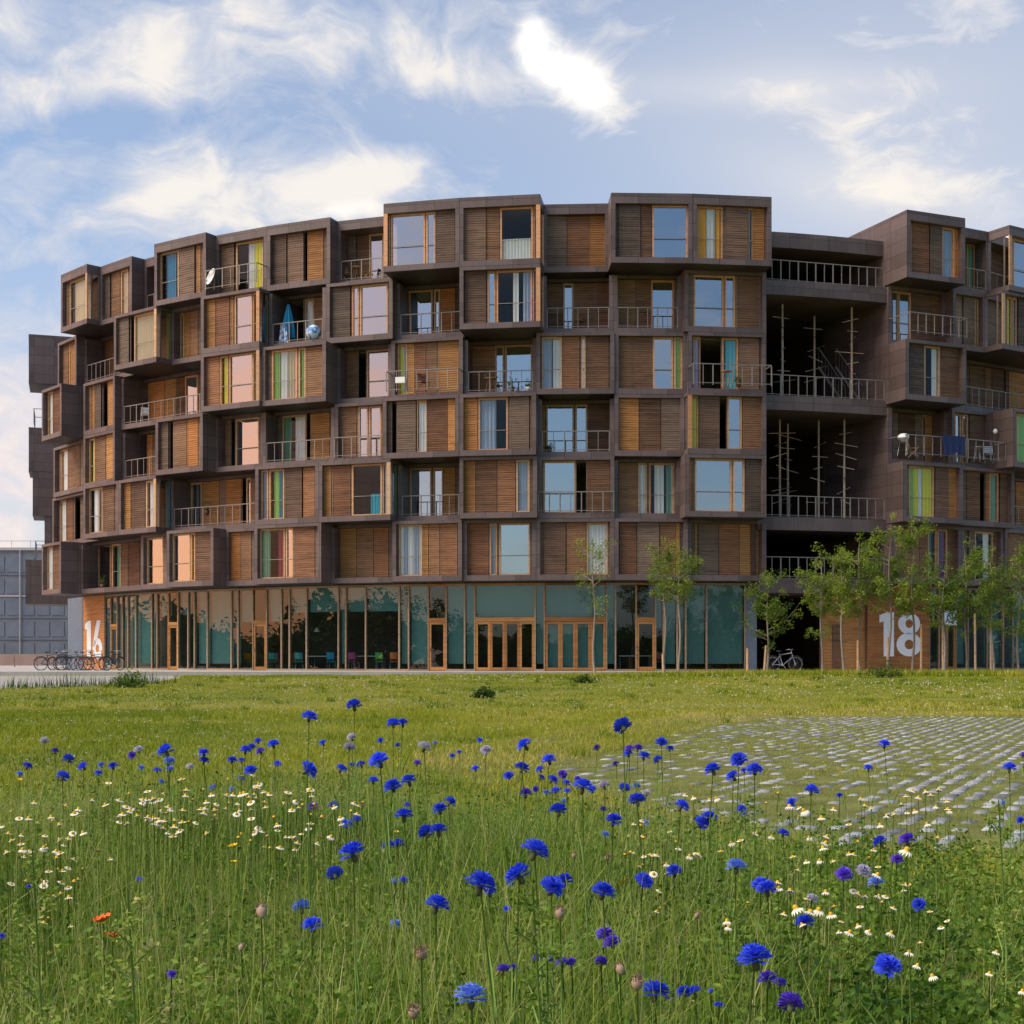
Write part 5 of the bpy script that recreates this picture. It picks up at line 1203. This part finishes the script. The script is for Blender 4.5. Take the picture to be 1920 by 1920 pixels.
# the wood and houses on the far side of the meadow, behind the photographer: the glass of the lower storeys mirrors them
n = 4600; d_ = -rng.uniform(26, 322, n); a_ = np.radians(d_); r_ = rng.uniform(100, 125, n)
hh = np.interp(-d_, [26, 55, 66, 68, 82, 85, 100, 150, 180, 200, 230, 322], [6, 6, 7, 3.2, 3.6, 9, 11, 10, 6, 6, 10, 12])*(.6+.75*vnoise(d_*.35+90, d_*0+3, 1.0, 51))
x_, y_ = r_*np.sin(a_), r_*np.cos(a_)
c_ = np.stack([x_, y_, hh*rng.uniform(.03, .97, n)], -1)
out_ = (rng.random(n) < .45)[:, None]; c_ = np.where(out_, c_*np.array([1.1, 1.1, .82]), c_)  # added backing of oversized leaves, closes sky gaps in the reflections
leaf_cards('treeline', c_, np.full(n, 1.6), np.where(out_[:, 0], 1.9, .55), 40, .12+rng.normal(0, .1, n), M['leaf'], 'dark wood across the meadow, seen only mirrored in the glass', cat='wood')

# ------------------------------------------------------------------ sky, sun, camera
world = bpy.data.worlds.new('World'); scene.world = world; world.use_nodes = True
nt = world.node_tree; bgN = nt.nodes['Background']
SUN_AZ, SUN_EL = math.radians(-112), math.radians(50)          # azimuth measured from the view axis (+Y), positive to the right
sky = N(nt, 'ShaderNodeTexSky', sky_type='NISHITA', sun_disc=False); sky.sun_elevation = SUN_EL; sky.sun_rotation = SUN_AZ; sky.air_density = 1.0; sky.dust_density = 1.5; sky.ozone_density = 1.5; sky.altitude = 0
tc = N(nt, 'ShaderNodeTexCoord').outputs['Generated']
nrm = N(nt, 'ShaderNodeVectorMath', operation='NORMALIZE'); nt.links.new(tc, nrm.inputs[0]); dv = nrm.outputs[0]
sp = N(nt, 'ShaderNodeSeparateXYZ'); nt.links.new(dv, sp.inputs[0])
az = math_n(nt, 'ARCTAN2', sp.outputs[0], sp.outputs[1]); el = math_n(nt, 'ARCSINE', sp.outputs[2])
cvec = N(nt, 'ShaderNodeCombineXYZ'); nt.links.new(az, cvec.inputs[0]); nt.links.new(el, cvec.inputs[1])
# wisps: noise stretched along the horizon and pulled about by a second noise
warp = N(nt, 'ShaderNodeTexNoise'); warp.inputs['Scale'].default_value = 7.0; warp.inputs['Detail'].default_value = 4; nt.links.new(dv, warp.inputs['Vector'])
wv = N(nt, 'ShaderNodeVectorMath', operation='MULTIPLY_ADD'); nt.links.new(warp.outputs['Color'], wv.inputs[0]); wv.inputs[1].default_value = (.10, .10, .10); nt.links.new(cvec.outputs[0], wv.inputs[2])
n_big = noise(nt, wv.outputs[0], (7, 13, 1), 6, .62, 1.0); n_fine = noise(nt, wv.outputs[0], (20, 34, 1), 9, .60, 1.0, .5)
tex = math_n(nt, 'ADD', math_n(nt, 'MULTIPLY', n_big, 1.05), math_n(nt, 'MULTIPLY', n_fine, .85)); tex = math_n(nt, 'SUBTRACT', tex, .45)
def blob(px, py, wx, wy, amp, rot=0.0):
    """a cloud bank in a direction of the sky: centre and half-widths"""
    A = math.atan((px-PX)/F); E = math.atan((PY-py)/F*math.cos(A))
    da = math_n(nt, 'SUBTRACT', az, A); de = math_n(nt, 'SUBTRACT', el, E); c, s = math.cos(rot), math.sin(rot)
    u = math_n(nt, 'ADD', math_n(nt, 'MULTIPLY', da, c*F/wx), math_n(nt, 'MULTIPLY', de, s*F/wx)); v = math_n(nt, 'ADD', math_n(nt, 'MULTIPLY', da, -s*F/wy), math_n(nt, 'MULTIPLY', de, c*F/wy))
    q = math_n(nt, 'ADD', math_n(nt, 'MULTIPLY', u, u), math_n(nt, 'MULTIPLY', v, v))
    return math_n(nt, 'MULTIPLY', math_n(nt, 'EXPONENT', math_n(nt, 'MULTIPLY', q, -1.0)), amp)
def total(bl):
    r = bl[0]
    for b in bl[1:]: r = math_n(nt, 'ADD', r, b)
    return r
banks = total([blob(480, 375, 330, 80, .60, .05), blob(300, 330, 90, 70, .25), blob(740, 320, 90, 40, .25, .3), blob(650, 330, 130, 45, .16, .35), blob(500, 70, 430, 110, .36), blob(820, 140, 180, 60, .10), blob(330, 60, 200, 50, .14, .5), blob(90, 185, 200, 42, .36, .25), blob(20, 60, 120, 60, .2), blob(295, 150, 40, 60, .18),
               blob(850, 150, 160, 40, .14, -.2), blob(1080, 150, 95, 48, .26, -.5), blob(1000, 85, 40, 66, .26), blob(1330, 165, 300, 40, .17, -.08), blob(1720, 365, 280, 60, .36, -.3), blob(1850, 200, 260, 120, .12), blob(110, 430, 120, 60, .12), blob(20, 850, 190, 240, .40), blob(1300, 30, 300, 50, .22), blob(1720, 60, 260, 60, .18), blob(1600, 210, 420, 110, .16)])
veil = total([blob(1360, 168, 330, 34, .24, -.06), blob(1640, 365, 260, 60, .34, -.25), blob(1500, 150, 160, 50, .14, -.2), blob(960, 500, 2600, 900, .20), blob(1760, 300, 680, 480, .55), blob(60, 850, 320, 330, .30), blob(1000, 150, 600, 130, .10), blob(600, 100, 600, 130, .10), blob(500, 420, 420, 120, .14)])
behind = N(nt, 'ShaderNodeMapRange', interpolation_type='SMOOTHSTEP'); nt.links.new(sp.outputs[1], behind.inputs[0]); behind.inputs[1].default_value = .75; behind.inputs[2].default_value = .3; behind.inputs[3].default_value = 0; behind.inputs[4].default_value = -.05
dens = math_n(nt, 'ADD', math_n(nt, 'ADD', math_n(nt, 'MULTIPLY', tex, 1.0), banks), behind.outputs[0])
dm = N(nt, 'ShaderNodeMapRange', interpolation_type='SMOOTHSTEP'); nt.links.new(dens, dm.inputs[0]); dm.inputs[1].default_value = .29; dm.inputs[2].default_value = 1.06
mask = math_n(nt, 'MAXIMUM', math_n(nt, 'MULTIPLY', dm.outputs[0], .95), veil, True)
core = N(nt, 'ShaderNodeMapRange', interpolation_type='SMOOTHSTEP'); nt.links.new(math_n(nt, 'ADD', dens, blob(1075, 150, 95, 60, .30, -.6)), core.inputs[0]); core.inputs[1].default_value = .74; core.inputs[2].default_value = 1.15
SKY_STR = .11
sunward = N(nt, 'ShaderNodeVectorMath', operation='DOT_PRODUCT'); nt.links.new(dv, sunward.inputs[0]); sunward.inputs[1].default_value = (math.sin(math.radians(-96))*math.cos(.09), math.cos(math.radians(-96))*math.cos(.09), math.sin(.09))
glow = N(nt, 'ShaderNodeMapRange', interpolation_type='SMOOTHSTEP'); nt.links.new(sunward.outputs['Value'], glow.inputs[0]); glow.inputs[1].default_value = .45; glow.inputs[2].default_value = 1.0
CL_A, CL_B, CL_SUN = (3.9, 4.05, 4.5, 1), (5.6, 5.25, 4.85, 1), (12.0, 6.4, 3.6, 1)
cl = mixc(nt, core.outputs[0], CL_A, CL_B)
white = N(nt, 'ShaderNodeMapRange', interpolation_type='SMOOTHSTEP'); nt.links.new(total([blob(1085, 150, 85, 50, 1.0, -.6), blob(1000, 85, 36, 62, .9), blob(640, 395, 110, 22, .5, .15), math_n(nt, 'MULTIPLY', tex, .45)]), white.inputs[0]); white.inputs[1].default_value = .42; white.inputs[2].default_value = 1.45
cl = mixc(nt, blob(40, 900, 260, 230, .6), cl, (6.2, 4.9, 4.4, 1))
cl = mixc(nt, white.outputs[0], cl, (8.2, 7.9, 7.2, 1))
cl = mixc(nt, math_n(nt, 'MULTIPLY', glow.outputs[0], .9), cl, CL_SUN)
skyc = mixc(nt, 1.0, sky.outputs[0], SKY_TINT if 'SKY_TINT' in globals() else (.80, .92, 1.02, 1), 'MULTIPLY')
col = mixc(nt, mask, skyc, cl)
low = N(nt, 'ShaderNodeMapRange', interpolation_type='SMOOTHSTEP'); nt.links.new(el, low.inputs[0]); low.inputs[1].default_value = .5; low.inputs[2].default_value = -.02
hz = math_n(nt, 'MULTIPLY', math_n(nt, 'MULTIPLY', glow.outputs[0], low.outputs[0]), .85)
col = mixc(nt, hz, col, (15.0, 6.2, 2.6, 1))
nt.links.new(col, bgN.inputs[0]); bgN.inputs[1].default_value = SKY_STR

sd = bpy.data.lights.new('sun', 'SUN'); sd.energy = 2.5; sd.angle = math.radians(45); sd.color = (1.0, .87, .70)
so = bpy.data.objects.new('sun', sd); link(so)
v = Vector((math.sin(SUN_AZ)*math.cos(SUN_EL), math.cos(SUN_AZ)*math.cos(SUN_EL), math.sin(SUN_EL)))
so.rotation_euler = v.to_track_quat('Z', 'Y').to_euler(); so.location = v*200

cam = bpy.data.cameras.new('camera'); co = bpy.data.objects.new('camera', cam); link(co)
cam.sensor_width = 36; cam.sensor_fit = 'HORIZONTAL'; cam.lens = F/1920*36; cam.shift_y = (PY-960)/1920; cam.clip_start = .1; cam.clip_end = 6000
co.location = (0, 0, EYE); co.rotation_euler = (math.pi/2, 0, 0); scene.camera = co
vs = scene.view_settings; vs.view_transform = 'Standard'; vs.look = 'None'; vs.exposure = 0.68; vs.gamma = 1.0; vs.use_curve_mapping = False
scene.cycles.max_bounces = 7; scene.cycles.transparent_max_bounces = 12; scene.cycles.use_denoising = True
